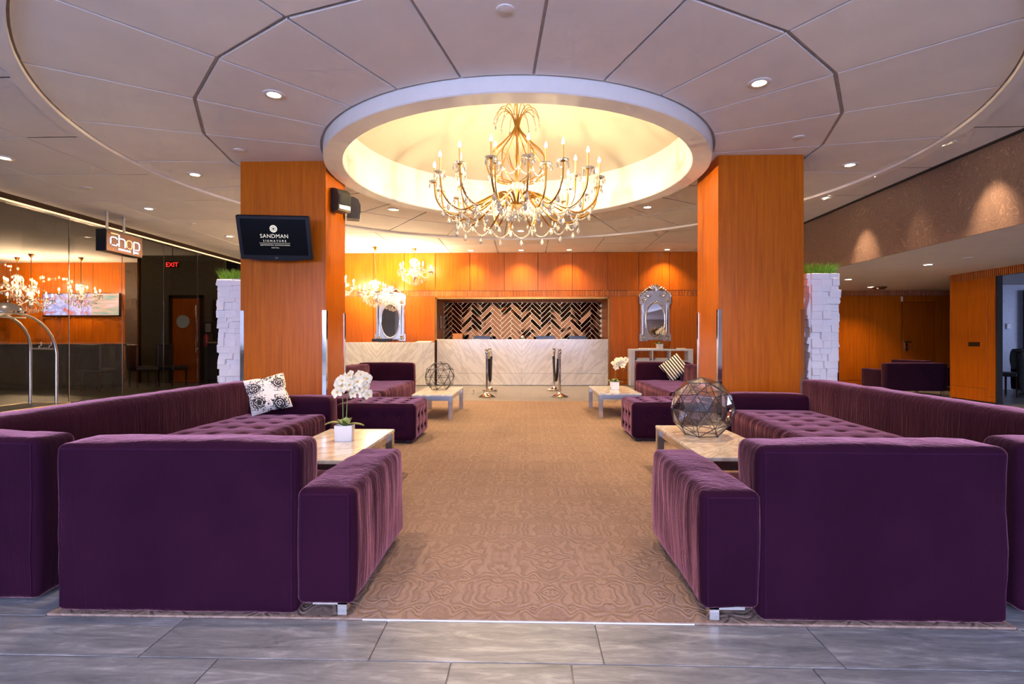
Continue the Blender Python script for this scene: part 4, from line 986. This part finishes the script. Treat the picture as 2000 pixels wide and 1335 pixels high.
# ------------------------------------------------------------------ ornate mirrors
def ornate_mirror(x, z0, z1, label):
    t = thing('ornate_mirror', label, 'mirror', (x, BY - .022, z0), 0, 'silver framed mirrors'); H = (z1 - z0); hw = .40; hb = H * .775
    Mx = Matrix(((1, 0, 0, 0), (0, 0, -1, 0), (0, 1, 0, 0), (0, 0, 0, 1)))
    c_ = .035
    MB().prism([(-hw, 0), (-hw * .5, 0), (-hw * .46, .03), (hw * .46, .03), (hw * .5, 0), (hw, 0), (hw, .17), (hw - c_, .20), (hw - c_, hb - .20), (hw, hb - .17), (hw, hb), (-hw, hb), (-hw, hb - .17), (-hw + c_, hb - .20), (-hw + c_, .20), (-hw, .17)], 0, .03, Mx).build('frame_plate', 'antique_mirror', t)
    cz = hb * .47; ra, rb_ = .235, hb * .385
    ov = [(ra * math.cos(2 * PI * k / 40), cz + rb_ * math.sin(2 * PI * k / 40)) for k in range(40)]
    MB().prism(ov, .03, .036, Mx).build('oval_glass', 'mirror', t)
    MB().tube([(x_ * 1.03, -.036, cz + (z_ - cz) * 1.02) for x_, z_ in ov], .016, 8, closed=True).build('oval_rim', 'polished', t, 60)
    me = MB().ball((0, 0, 0), .016, 6).mesh('rim_bead', 180)
    b = MB()
    for k in range(52): a = 2 * PI * k / 52; b.ball((ra * 1.17 * math.cos(a), -.034, cz + rb_ * 1.10 * math.sin(a)), .012, 5)
    for s in (-1, 1):
        for k in range(26): b.ball((s * (hw - c_ - .02), -.034, .08 + (hb - .16) * k / 25), .012, 5)
    stuff(b.build('beading', 'antique_mirror', t, 180))
    for s in (-1, 1):
        MB().prism([(s * (hw - c_ - .045), .18), (s * (hw - c_ - .085), .18), (s * (hw - c_ - .085), hb - .18), (s * (hw - c_ - .045), hb - .18)][:: s], .03, .042, Mx).build('side_strip', 'polished', t)
        for z_ in (.085, hb - .085):
            b = MB()
            for k in range(6): a = PI * k / 3; b.ball((s * (hw - .10) + .045 * math.cos(a), -.035, z_ + .045 * math.sin(a)), .026, 6)
            b.ball((s * (hw - .10), -.045, z_), .025, 6); b.build('corner_rosette', 'antique_mirror', t, 180)
        # scrolls of the crest
        sp = [(s * (.20 + (.115 - .0105 * k) * math.cos(.55 * k + 3.6) ), -.03, hb + .10 + (.115 - .0105 * k) * math.sin(.55 * k + 3.6)) for k in range(11)]
        MB().tube(sp, .022, 7, .008).build('crest_scroll', 'antique_mirror', t, 60)
        MB().tube(spline([(s * hw, -.03, hb), (s * (hw - .02), -.03, hb + .08), (s * .30, -.03, hb + .12), (s * .20, -.03, hb + .21), (s * .12, -.03, hb + .22)], 5), .026, 7, .016).build('crest_rail', 'antique_mirror', t, 60)
        b = MB()
        for k in range(5): b.ball((s * (.16 + .052 * k), -.035, hb + .235 - .030 * k - .004 * k * k), .030, 6)
        b.build('crest_leaves', 'antique_mirror', t, 180)
    for k in range(7):
        a = R(30 + 20 * k); MB().tube([(0, -.03, hb + .14), (.17 * math.cos(a) * .6, -.045, hb + .14 + .17 * math.sin(a) * .6), (.17 * math.cos(a), -.035, hb + .14 + .19 * math.sin(a))], [.012, .026, .018], 7).build('crest_shell_lobe', 'antique_mirror', t, 60)
    MB().prism([(-hw, hb - .01), (hw, hb - .01), (hw * .8, hb + .10), (.18, hb + .15), (0, hb + .17), (-.18, hb + .15), (-hw * .8, hb + .10)], .004, .024, Mx).build('crest_plate', 'antique_mirror', t)
ornate_mirror(3.397, 1.105, 2.56, 'ornate silver mirror with oval glass above the white console')
ornate_mirror(-3.40, 1.105, 2.53, 'ornate silver mirror with oval glass behind the left crystal chandelier')

# ------------------------------------------------------------------ console with papers and orchid
t = thing('console_table', 'white console shelf under the ornate right mirror', 'console', (3.44, 13.45, 0))
MB().cbox(-.77, .77, -.17, .17, .862, .91, .004).build('top', 'white', t)
for s in (-1, 1): MB().cbox(s * .71 - .06, s * .71 + .06, -.17, .17, 0.001, .862, .004).build('side_panel', 'white', t)
MB().cbox(-.65, .65, -.16, .16, .60, .625, .003).build('shelf', 'white', t); MB().cbox(-.65, .65, -.16, .16, .28, .305, .003).build('shelf', 'white', t)
for x in (-.215, .215): MB().cbox(x - .012, x + .012, -.16, .16, .625, .862, .003).build('divider', 'white', t)
for k, (x, lab) in enumerate(((-.42, 'flat pile of magazines at the left end of the console'), (-.20, 'small pile of leaflets left of the console orchid'), (.30, 'small dark tray right of the console orchid'), (.52, 'flat pile of leaflets at the right end of the console'))):
    if k == 2:
        o = MB().cbox(3.44 + x - .09, 3.44 + x + .09, 13.38, 13.52, .91, .93, .005).build('tray', 'bronze'); tag(o, lab, 'tray')
    else:
        q = thing('paper_pile', lab, 'papers', (3.44 + x, 13.45, .91), R(4 * k), 'papers on the console')
        for i in range(3): MB().cbox(-.10 + .006 * i, .10 - .004 * i, -.07, .07, .007 * i, .007 * i + .006, .001).build('sheet', 'paper', q)
for k, (x, lab) in enumerate(((-.45, 'stack of brochures in the left console cubby'), (.0, 'stack of brochures in the middle console cubby'))):
    q = thing('brochure_stack', lab, 'brochures', (3.44 + x, 13.40, .625), 0, 'brochures inside the console')
    for i in range(4): MB().cbox(-.17 + .01 * i, .16, -.10, .10, .016 * i, .016 * i + .014, .002).build('brochure', 'paper', q)
orchid((3.43, 13.44, .91), R(10), 'white orchid in a white pot on the console under the right mirror', 1.05, 13, seed=14)

# ------------------------------------------------------------------ rope stanchions
def stanchion(x, y, label):
    t = thing('rope_stanchion', label, 'stanchion', (x, y, 0.0), 0, 'polished rope stanchions')
    b = MB(); b.lathe([(0, 0), (.165, 0), (.170, .012), (.165, .024), (.09, .045), (.045, .075), (.035, .085), (0, .085)], 32); b.build('base', 'polished', t, 35)
    MB().tube([(0, 0, .08), (0, 0, .87)], .025, 16).build('post', 'polished', t, 60)
    b = MB(); b.lathe([(0, .845), (.030, .845), (.034, .86), (.034, .895), (.026, .905), (.034, .918), (.034, .94), (.02, .952), (0, .955)], 18); b.build('cap', 'chrome', t, 35)
    b = MB(); b.tube([(0.034 * math.cos(2 * PI * k / 12) , .045 * math.sin(2 * PI * k / 12), .877) for k in range(12)], .006, 6, closed=True); b.build('rope_ring', 'polished', t, 60)
S = [(-.667, 10.65), (-.70, 11.98), (.779, 10.68), (.741, 12.12)]
for (x, y), lab in zip(S, ('polished rope stanchion at the front left of the reception queue', 'polished rope stanchion at the back left of the reception queue', 'polished rope stanchion at the front right of the reception queue', 'polished rope stanchion at the back right of the reception queue')): stanchion(x, y, lab)
for (a, c_, lab) in ((S[0], S[1], 'black velvet rope hanging between the left stanchions'), (S[2], S[3], 'black velvet rope hanging between the right stanchions')):
    t = thing('velvet_rope', lab, 'rope', ((a[0] + c_[0]) / 2, (a[1] + c_[1]) / 2, 0), 0, 'black velvet ropes'); d = Vector((c_[0] - a[0], c_[1] - a[1], 0)); L = d.length; d.normalize(); o_ = Vector((.035 if a[0] < 0 else -.02, 0, 0))
    P = [d * ((u - .5) * (L - .10)) + o_ + Vector((0, 0, .27 + .60 * abs(2 * u - 1) ** 2.2)) for u in [i / 22 for i in range(23)]]
    MB().tube(P[1:-1], .027, 10).build('rope', plain('black_velvet', (.012, .008, .010), .9), t, 60)
    for e in (0, -1): MB().tube([P[e], P[1 if e == 0 else -2]], .018, 10, .024).build('end_cap', 'polished', t, 60)

# ------------------------------------------------------------------ great chandelier
CHX, CHY = 0.0, 7.02
ch = thing('great_chandelier', 'large gold chandelier with candle bulbs and crystal swags under the dome', 'chandelier', (CHX, CHY, 0))
MB().tube([(0, 0, 3.9), (0, 0, 4.48)], .008, 6).build('hanging_rod', 'brass', ch); b = MB(); b.lathe([(0, 4.49), (.09, 4.48), (.08, 4.45), (.02, 4.42), (0, 4.42)], 20); b.build('canopy', 'brass', ch, 40)
b = MB(); b.lathe([(0, 2.74), (.045, 2.745), (.075, 2.80), (.085, 2.87), (.05, 2.90), (.022, 2.93), (.018, 3.2), (.034, 3.28), (.018, 3.34), (.014, 3.85), (.03, 3.95), (.012, 4.0), (0, 4.0)], 18); b.build('column', 'brass', ch, 40)
frond = MB().tube(spline([(.016, 0, 3.78), (.030, 0, 3.93), (.075, 0, 4.06), (.16, 0, 4.135), (.245, 0, 4.10), (.30, 0, 3.98)], 5), .0085, 5, .004).mesh('frond', 60)
rib = MB().tube(spline([(.020, 0, 3.93), (.06, 0, 3.84), (.20, 0, 3.68), (.345, 0, 3.54), (.395, 0, 3.42), (.36, 0, 3.29), (.24, 0, 3.20), (.06, 0, 3.17)], 5), .0085, 5).mesh('onion_rib', 60)
for k in range(14): inst(frond, 'frond', 'brass', ch, rot=(0, 0, 2 * PI * (k + .3) / 14))
for k in range(12): inst(rib, 'onion_rib', 'brass', ch, rot=(0, 0, 2 * PI * (k + .1) / 12))
twig = MB().tube(spline([(.02, 0, 3.30), (.10, 0, 3.42), (.15, 0, 3.55), (.25, 0, 3.60)], 4), .005, 4, .003).mesh('inner_twig', 60)
for k in range(9): inst(twig, 'inner_twig', 'brass', ch, rot=(0, 0, 2 * PI * (k + .5) / 9))
def drop_mesh(w, h):
    b = MB(); b.lathe([(0, 0), (w * .35, -h * .16), (w, -h * .62), (w * .55, -h * .86), (0, -h)][::-1], 6); b.ball((0, 0, .008), .007, 5); return b.mesh('crystal_drop')
DROP, DROP_S = drop_mesh(.026, .105), drop_mesh(.016, .07)
def arm_mesh(ro, zc): return MB().tube(spline([(.045, 0, 2.86), (.16, 0, 2.98), (.30, 0, 2.99), (.50 * ro, 0, 2.86), (.72 * ro, 0, 2.735), (.88 * ro, 0, 2.79), (.975 * ro, 0, 2.93), (ro, 0, zc)], 5), .0125, 6).mesh('arm', 60)
CUP = MB().lathe([(0, 0), (.02, .002), (.030, .012), (.022, .02), (0, .02)], 10).mesh('candle_cup', 40)
BOB = MB().lathe([(.012, .016), (.05, .010), (.072, .022), (.074, .028), (.05, .018), (.012, .024)], 12).mesh('bobeche', 40)
CAN = MB().tube([(0, 0, .015), (0, 0, .205)], .0125, 8).mesh('candle_sleeve', 60)
BLB = MB().lathe([(0, .200), (.010, .203), (.019, .225), (.017, .245), (.008, .270), (0, .285)], 8).mesh('flame_bulb', 180)
def chand_arm(parent, me, ang, ro, zc, ndrop):
    a = inst(me, 'arm', 'brass', parent, rot=(0, 0, ang)); p = (ro, 0, zc)
    inst(CUP, 'candle_cup', 'brass', a, p); inst(BOB, 'bobeche', 'crystal', a, p); inst(CAN, 'candle_sleeve', 'candle', a, p); inst(BLB, 'flame_bulb', 'bulb', a, p)
    for k in range(5):
        t_ = 2 * PI * k / 5 + ang; inst(DROP_S, 'crystal_drop', 'crystal', a, (ro + .070 * math.cos(t_), .070 * math.sin(t_), zc + .012))
    for (r_, z_, m_) in (((.74 * ro, 2.715, DROP), (.90 * ro, 2.80, DROP), (.45 * ro, 2.86, DROP_S))[:ndrop]): inst(m_, 'crystal_drop', 'crystal', a, (r_, 0, z_))
A1, A2 = arm_mesh(1.07, 3.13), arm_mesh(.78, 3.17)
NA, NB2 = 16, 8
for k in range(NA): chand_arm(ch, A1, 2 * PI * (k + .35) / NA, 1.07, 3.13, 3)
for k in range(NB2): chand_arm(ch, A2, 2 * PI * (k + .6) / NB2, .78, 3.17, 3)
def swag(p, q, sag, n=17, r_=.0115):
    p, q = Vector(p), Vector(q); b = MB()
    for i in range(n): u = i / (n - 1); c_ = p.lerp(q, u) - Vector((0, 0, sag * (1 - (2 * u - 1) ** 2))); b.ball(c_, r_, 5)
    return b.mesh('bead_swag', 180)
ps = lambda r_, a, z_: (r_ * math.cos(a), r_ * math.sin(a), z_)
s1 = swag(ps(.80, 0, 2.73), ps(.80, 2 * PI / NA, 2.73), .13); s2 = swag(ps(1.04, 0, 2.98), ps(.80, .02, 2.73), .10, 12)
for k in range(NA):
    a = 2 * PI * (k + .35) / NA; inst(s1, 'bead_swag', 'crystal', ch, rot=(0, 0, a)); inst(s2, 'bead_swag', 'crystal', ch, rot=(0, 0, a))
    inst(DROP, 'crystal_drop', 'crystal', ch, ps(.80, a + PI / NA, 2.585)); inst(DROP_S, 'crystal_drop', 'crystal', ch, ps(.30, a, 2.90)); inst(DROP, 'crystal_drop', 'crystal', ch, ps(.20, a + .1, 2.80)); inst(DROP_S, 'crystal_drop', 'crystal', ch, ps(.55, a, 2.74))
for k in range(14):
    a = 2 * PI * (k + .3) / 14; inst(DROP_S, 'crystal_drop', 'crystal', ch, ps(.30, a, 3.97))
for k in range(12):
    a = 2 * PI * (k + .1) / 12; inst(DROP_S, 'crystal_drop', 'crystal', ch, ps(.37, a, 3.30)); inst(DROP, 'crystal_drop', 'crystal', ch, ps(.12, a, 3.16)); inst(DROP, 'crystal_drop', 'crystal', ch, ps(.10, a, 2.80))
s3 = swag(ps(.37, 0, 3.28), ps(.37, 2 * PI / 12, 3.28), .09, 9)
for k in range(12): inst(s3, 'bead_swag', 'crystal', ch, rot=(0, 0, 2 * PI * (k + .1) / 12))
for k in range(6):
    a = 2 * PI * k / 6; lamp('chandelier_light', 'POINT', ps(.60, a + .2, 3.02), 42, (1, .76, .42), ch, shadow_soft_size=.02)

# ------------------------------------------------------------------ crystal chandeliers by the reception and in the bar
def crystal_chandelier(loc, zbody, label, energy, rad=.40):
    t = thing('crystal_chandelier', label, 'chandelier', (loc[0], loc[1], 0), random.uniform(0, .6), 'crystal chandeliers with clusters of candles'); H = zbody
    b = MB(); b.lathe([(0, CZ - .11), (.015, CZ - .10), (.045, CZ - .05), (.065, CZ - .01), (.065, CZ - .002), (0, CZ - .002)], 14); b.build('canopy', 'brass', t, 40)
    if CZ - .1 - H - .42 > .05: MB().tube([(0, 0, H + .42), (0, 0, CZ - .1)], .009, 6).build('chain', 'bronze', t)
    b = MB(); b.lathe([(0, H - .16), (.04, H - .12), (.065, H - .06), (.025, H), (.05, H + .06), (.022, H + .14), (.05, H + .24), (.03, H + .33), (.10, H + .36), (.03, H + .40), (0, H + .42)], 12); b.build('column', 'crystal', t, 40)
    am = MB().tube(spline([(.03, 0, H - .02), (.10, 0, H + .03), (.20, 0, H - .05), (rad * .75, 0, H - .08), (rad * .95, 0, H - .02), (rad, 0, H + .06)], 4), .011, 5).mesh('arm', 60)
    n = 10
    for k in range(n):
        f = 1 if k % 2 == 0 else .66; dz = 0 if k % 2 == 0 else .07
        a = inst(am, 'arm', 'crystal', t, (0, 0, dz), (0, 0, 2 * PI * k / n)); a.scale = (f, f, 1)
        inst(BOB, 'bobeche', 'crystal', a, (rad, 0, H + .045)); c_ = inst(CAN, 'candle_sleeve', 'white', a, (rad, 0, H + .05)); c_.scale = (1.1, 1.1, .55); l_ = inst(BLB, 'flame_bulb', 'bulb', a, (rad, 0, H + .05 - .075)); l_.scale = (1.15, 1.15, .95)
    b = MB(); rd = random.Random(int(abs(loc[0]) * 100))
    def dr(x, y, z, w, h_): b.lathe([(0, z - h_), (w, z - h_ * .62), (w * .35, z - h_ * .16), (0, z)], 5, (x, y, 0))
    for k in range(n):
        f = 1 if k % 2 == 0 else .66; a = 2 * PI * k / n
        for j in range(6): q = 2 * PI * j / 6; dr(rad * f * math.cos(a) + .065 * math.cos(q), rad * f * math.sin(a) + .065 * math.sin(q), H + .055 + (0 if f == 1 else .07), .012, .07)
    for r_, z_, m_ in ((rad * .72, H - .08, 22), (rad * .52, H - .13, 18), (rad * .32, H - .17, 13), (rad * .12, H - .20, 7), (.11, H + .36, 10), (.07, H + .28, 8)):
        for j in range(m_): a = 2 * PI * j / m_; dr(r_ * math.cos(a), r_ * math.sin(a), z_ + rd.uniform(-.01, .01), .014, .085)
    stuff(b.build('crystal_drops', 'crystal', t))
    for k in range(3): lamp('chandelier_light', 'POINT', (.22 * math.cos(2.1 * k + .3), .22 * math.sin(2.1 * k + .3), H + .26), energy / 3, (1, .76, .46), t, shadow_soft_size=.02)
    return t
crystal_chandelier((-2.64, 13.1), 2.74, 'crystal chandelier hanging highest, right of the left ornate mirror', 95)
crystal_chandelier((-3.53, 12.85), 2.19, 'crystal chandelier hanging low in front of the left ornate mirror', 95)
crystal_chandelier((-4.43, 12.7), 2.36, 'crystal chandelier half hidden by the television pillar', 95)
crystal_chandelier((-13.73, 14.2), 2.52, 'crystal chandelier beyond the glass, leftmost and highest of the three there', 60, .46)
crystal_chandelier((-12.82, 13.65), 2.10, 'crystal chandelier beyond the glass, lowest of the three, above the cart', 60, .46)
crystal_chandelier((-12.0, 14.25), 2.28, 'crystal chandelier beyond the glass, in front of the sports screen', 60, .46)

# ------------------------------------------------------------------ downlights and ceiling discs
TRIM = MB().lathe([(.060, -.004), (.092, -.004), (.098, .0), (.098, .004), (.060, .004)], 24).mesh('trim_ring', 40)
LENS = MB().lathe([(0, -.002), (.060, -.002), (.060, .002), (0, .002)][::1], 20).mesh('lens', 40)
def downlight(x, y, z, label, e, grp, ang=115):
    t = thing('downlight', label, 'downlight', (x, y, z - .004), 0, grp)
    inst(TRIM, 'trim_ring', 'white', t); inst(LENS, 'lens', 'lens', t)
    lamp('downlight_beam', 'SPOT', (0, 0, -.02), e, WARM, t, spot_size=R(ang), spot_blend=.9, shadow_soft_size=.06)
G1 = 'round downlights in the white ceiling'
for x, y, lab, e in ((-2.212, 4.90, 'round downlight above the long left sofa, left of the dome', 66), (2.183, 4.80, 'round downlight above the long right sofa, right of the dome', 66),
                     (-4.416, 7.22, 'round downlight just left of the television pillar', 66), (-6.37, 6.49, 'round downlight at the left edge above the luggage cart', 60),
                     (-6.37, 9.04, 'round downlight between the hanging sign and the television pillar', 60), (-6.33, 11.47, 'round downlight farthest back beside the glass partition', 60),
                     (4.31, 7.06, 'round downlight just right of the plain pillar', 66), (-2.187, 9.22, 'round downlight under the dome ring beside the left pillar', 66), (2.181, 9.19, 'round downlight under the dome ring beside the right pillar', 66),
                     (-1.277, 13.43, 'faint round downlight over the left part of the reception desk', 42), (0, 11.1, 'round downlight between the dome ring and the reception desk, behind the crystal swags', 66), (-.014, 13.42, 'round downlight over the middle of the reception desk', 42), (1.184, 13.40, 'round downlight over the right part of the reception desk', 42), (3.616, 13.43, 'round downlight over the right ornate mirror', 42)):
    downlight(x, y, CZ + (.004 if math.hypot(x - AX, y - AY) < RB else 0), lab, e * 3.2, G1)
for x, y, lab in ((-1.35, 2.35, 'added unseen downlight over the near left sofa, above the picture'), (1.5, 2.35, 'added unseen downlight over the near right sofa, above the picture'), (.1, 1.5, 'added unseen downlight over the stone floor, above the picture')): downlight(x, y, CZ + .004, lab, 125 if abs(x) > 1 else 100, G1, 84 if abs(x) > 1 else 70)  # out-of-view downlights added to brighten the sofa tops and front floor
G2 = 'round downlights in the low right ceiling'
for x, y, lab in ((6.815, 9.13, 'round downlight in the low right ceiling, the nearest of three'), (6.77, 11.27, 'round downlight in the low right ceiling, beside the right planter'), (8.23, 12.87, 'round downlight in the low right ceiling, nearest the door')): downlight(x, y, SZ, lab, 125, G2)
for (x, y, lab) in ((4.96, 6.31, 'tilted spotlight nearest the camera aimed at the papered bulkhead'), (4.93, 7.48, 'tilted spotlight in the middle aimed at the papered bulkhead'), (4.89, 8.66, 'tilted spotlight farthest away aimed at the papered bulkhead')):
    t = thing('tilted_spotlight', lab, 'spotlight', (x, y, CZ - .004), 0, 'tilted spotlights along the bulkhead')
    inst(TRIM, 'trim_ring', 'charcoal', t); o = inst(LENS, 'lens', 'lens', t, (0, 0, -.004), (0, R(-28), 0)); o.scale = (.72, .72, 1)
    lamp('spot_beam', 'SPOT', (.02, 0, -.03), (150 if y < 7 or y > 8 else 26), (1, .68, .40), t, rot=(0, R(-30), 0), spot_size=R(46), spot_blend=1.0, shadow_soft_size=.03)
DISC = MB().lathe([(0, -.010), (.05, -.010), (.062, -.006), (.064, 0), (0, 0)], 22).mesh('ceiling_disc', 40)
for x, y, z, lab in ((-.019, 3.69, CZ + .004, 'flat white ceiling disc at the top of the picture'), (-3.315, 6.32, CZ + .004, 'flat ceiling disc above the television pillar'), (3.17, 6.09, CZ + .004, 'flat ceiling disc above the plain pillar'), (-6.40, 7.78, CZ, 'flat ceiling disc above the luggage cart'), (-6.35, 10.2, CZ, 'flat ceiling disc behind the hanging sign'), (6.89, 8.41, SZ, 'flat disc in the low right ceiling')):
    tag(inst(DISC, 'ceiling_disc', 'ring', None, (x, y, z)), lab, 'ceiling disc', 'flat discs in the ceilings')
t = thing('ceiling_camera', 'dark recessed projector fitting in the low right ceiling', 'fitting', (8.45, 12.9, SZ)); b = MB(); b.lathe([(0, -.06), (.10, -.055), (.15, -.02), (.16, 0), (0, 0)], 20); b.build('body', 'bronze', t, 40); MB().ball((-.08, -.08, -.04), .03, 8).build('eye', 'polished', t, 180)

# ------------------------------------------------------------------ armchairs under the low ceiling and in the next room
def box_chair(loc, rz, w, label, m_='purple_dark'):
    t = thing('boxy_armchair', label, 'armchair', loc, rz, 'dark purple armchairs')
    cushion('backrest', t, -w, w, .25, .45, .10, .66, .03, .008, mat=m_, step=.12); cushion('seat', t, -w + .19, w - .19, -.4, .24, .10, .38, .03, .01, mat=m_, step=.12)
    for s in (-1, 1): cushion('armrest', t, min(s * w, s * (w - .18)), max(s * w, s * (w - .18)), -.4, .25, .10, .52, .03, .008, mat=m_, step=.12)
    legs(t, [(s * (w - .06), y) for s in (-1, 1) for y in (-.34, .38)], .10); return t
box_chair((7.98, 11.45, -.006), R(180), .60, 'dark purple armchair seen from behind, left of the wood side wall')
box_chair((9.5, 12.85, -.006), R(90), .55, 'dark purple armchair farther back, before the veneered door')
box_chair((6.62, 12.6, -.006), R(-90), .50, 'dark purple armchair almost hidden behind the right planter')
box_chair((11.05, 11.2, -.006), R(120), .70, 'dark purple armchair in the next room beside the coat', 'purple')
t = thing('draped_chair', 'dark upright chair draped with a coat in the next room', 'chair', (9.86, 11.05, -.006), R(200))
cushion('seat', t, -.22, .22, -.24, .22, .40, .48, .02, .01, mat='leather', step=.12); cushion('backrest', t, -.22, .22, .2, .26, .45, .88, .02, .006, mat='leather', step=.12)
for sx in (-.19, .19):
    for sy in (-.2, .2): MB().tube([(sx, sy, 0), (sx, sy, .42)], .016, 4, .02).build('leg', 'dark_wood', t)
t = thing('dark_coat', 'dark coat hung over the chair back in the next room', 'coat', (9.86, 11.05, 0), R(200))
cushion('coat_body', t, -.27, .27, .265, .33, .12, .90, .03, .012, wr=.02, mat='coat', step=.05, seed=2); cushion('coat_fold', t, -.29, .29, .13, .195, .55, .92, .03, .01, wr=.02, mat='coat', step=.05, seed=6); cushion('coat_collar', t, -.28, .28, .14, .33, .885, .95, .03, .01, wr=.015, mat='coat', step=.05, seed=8)
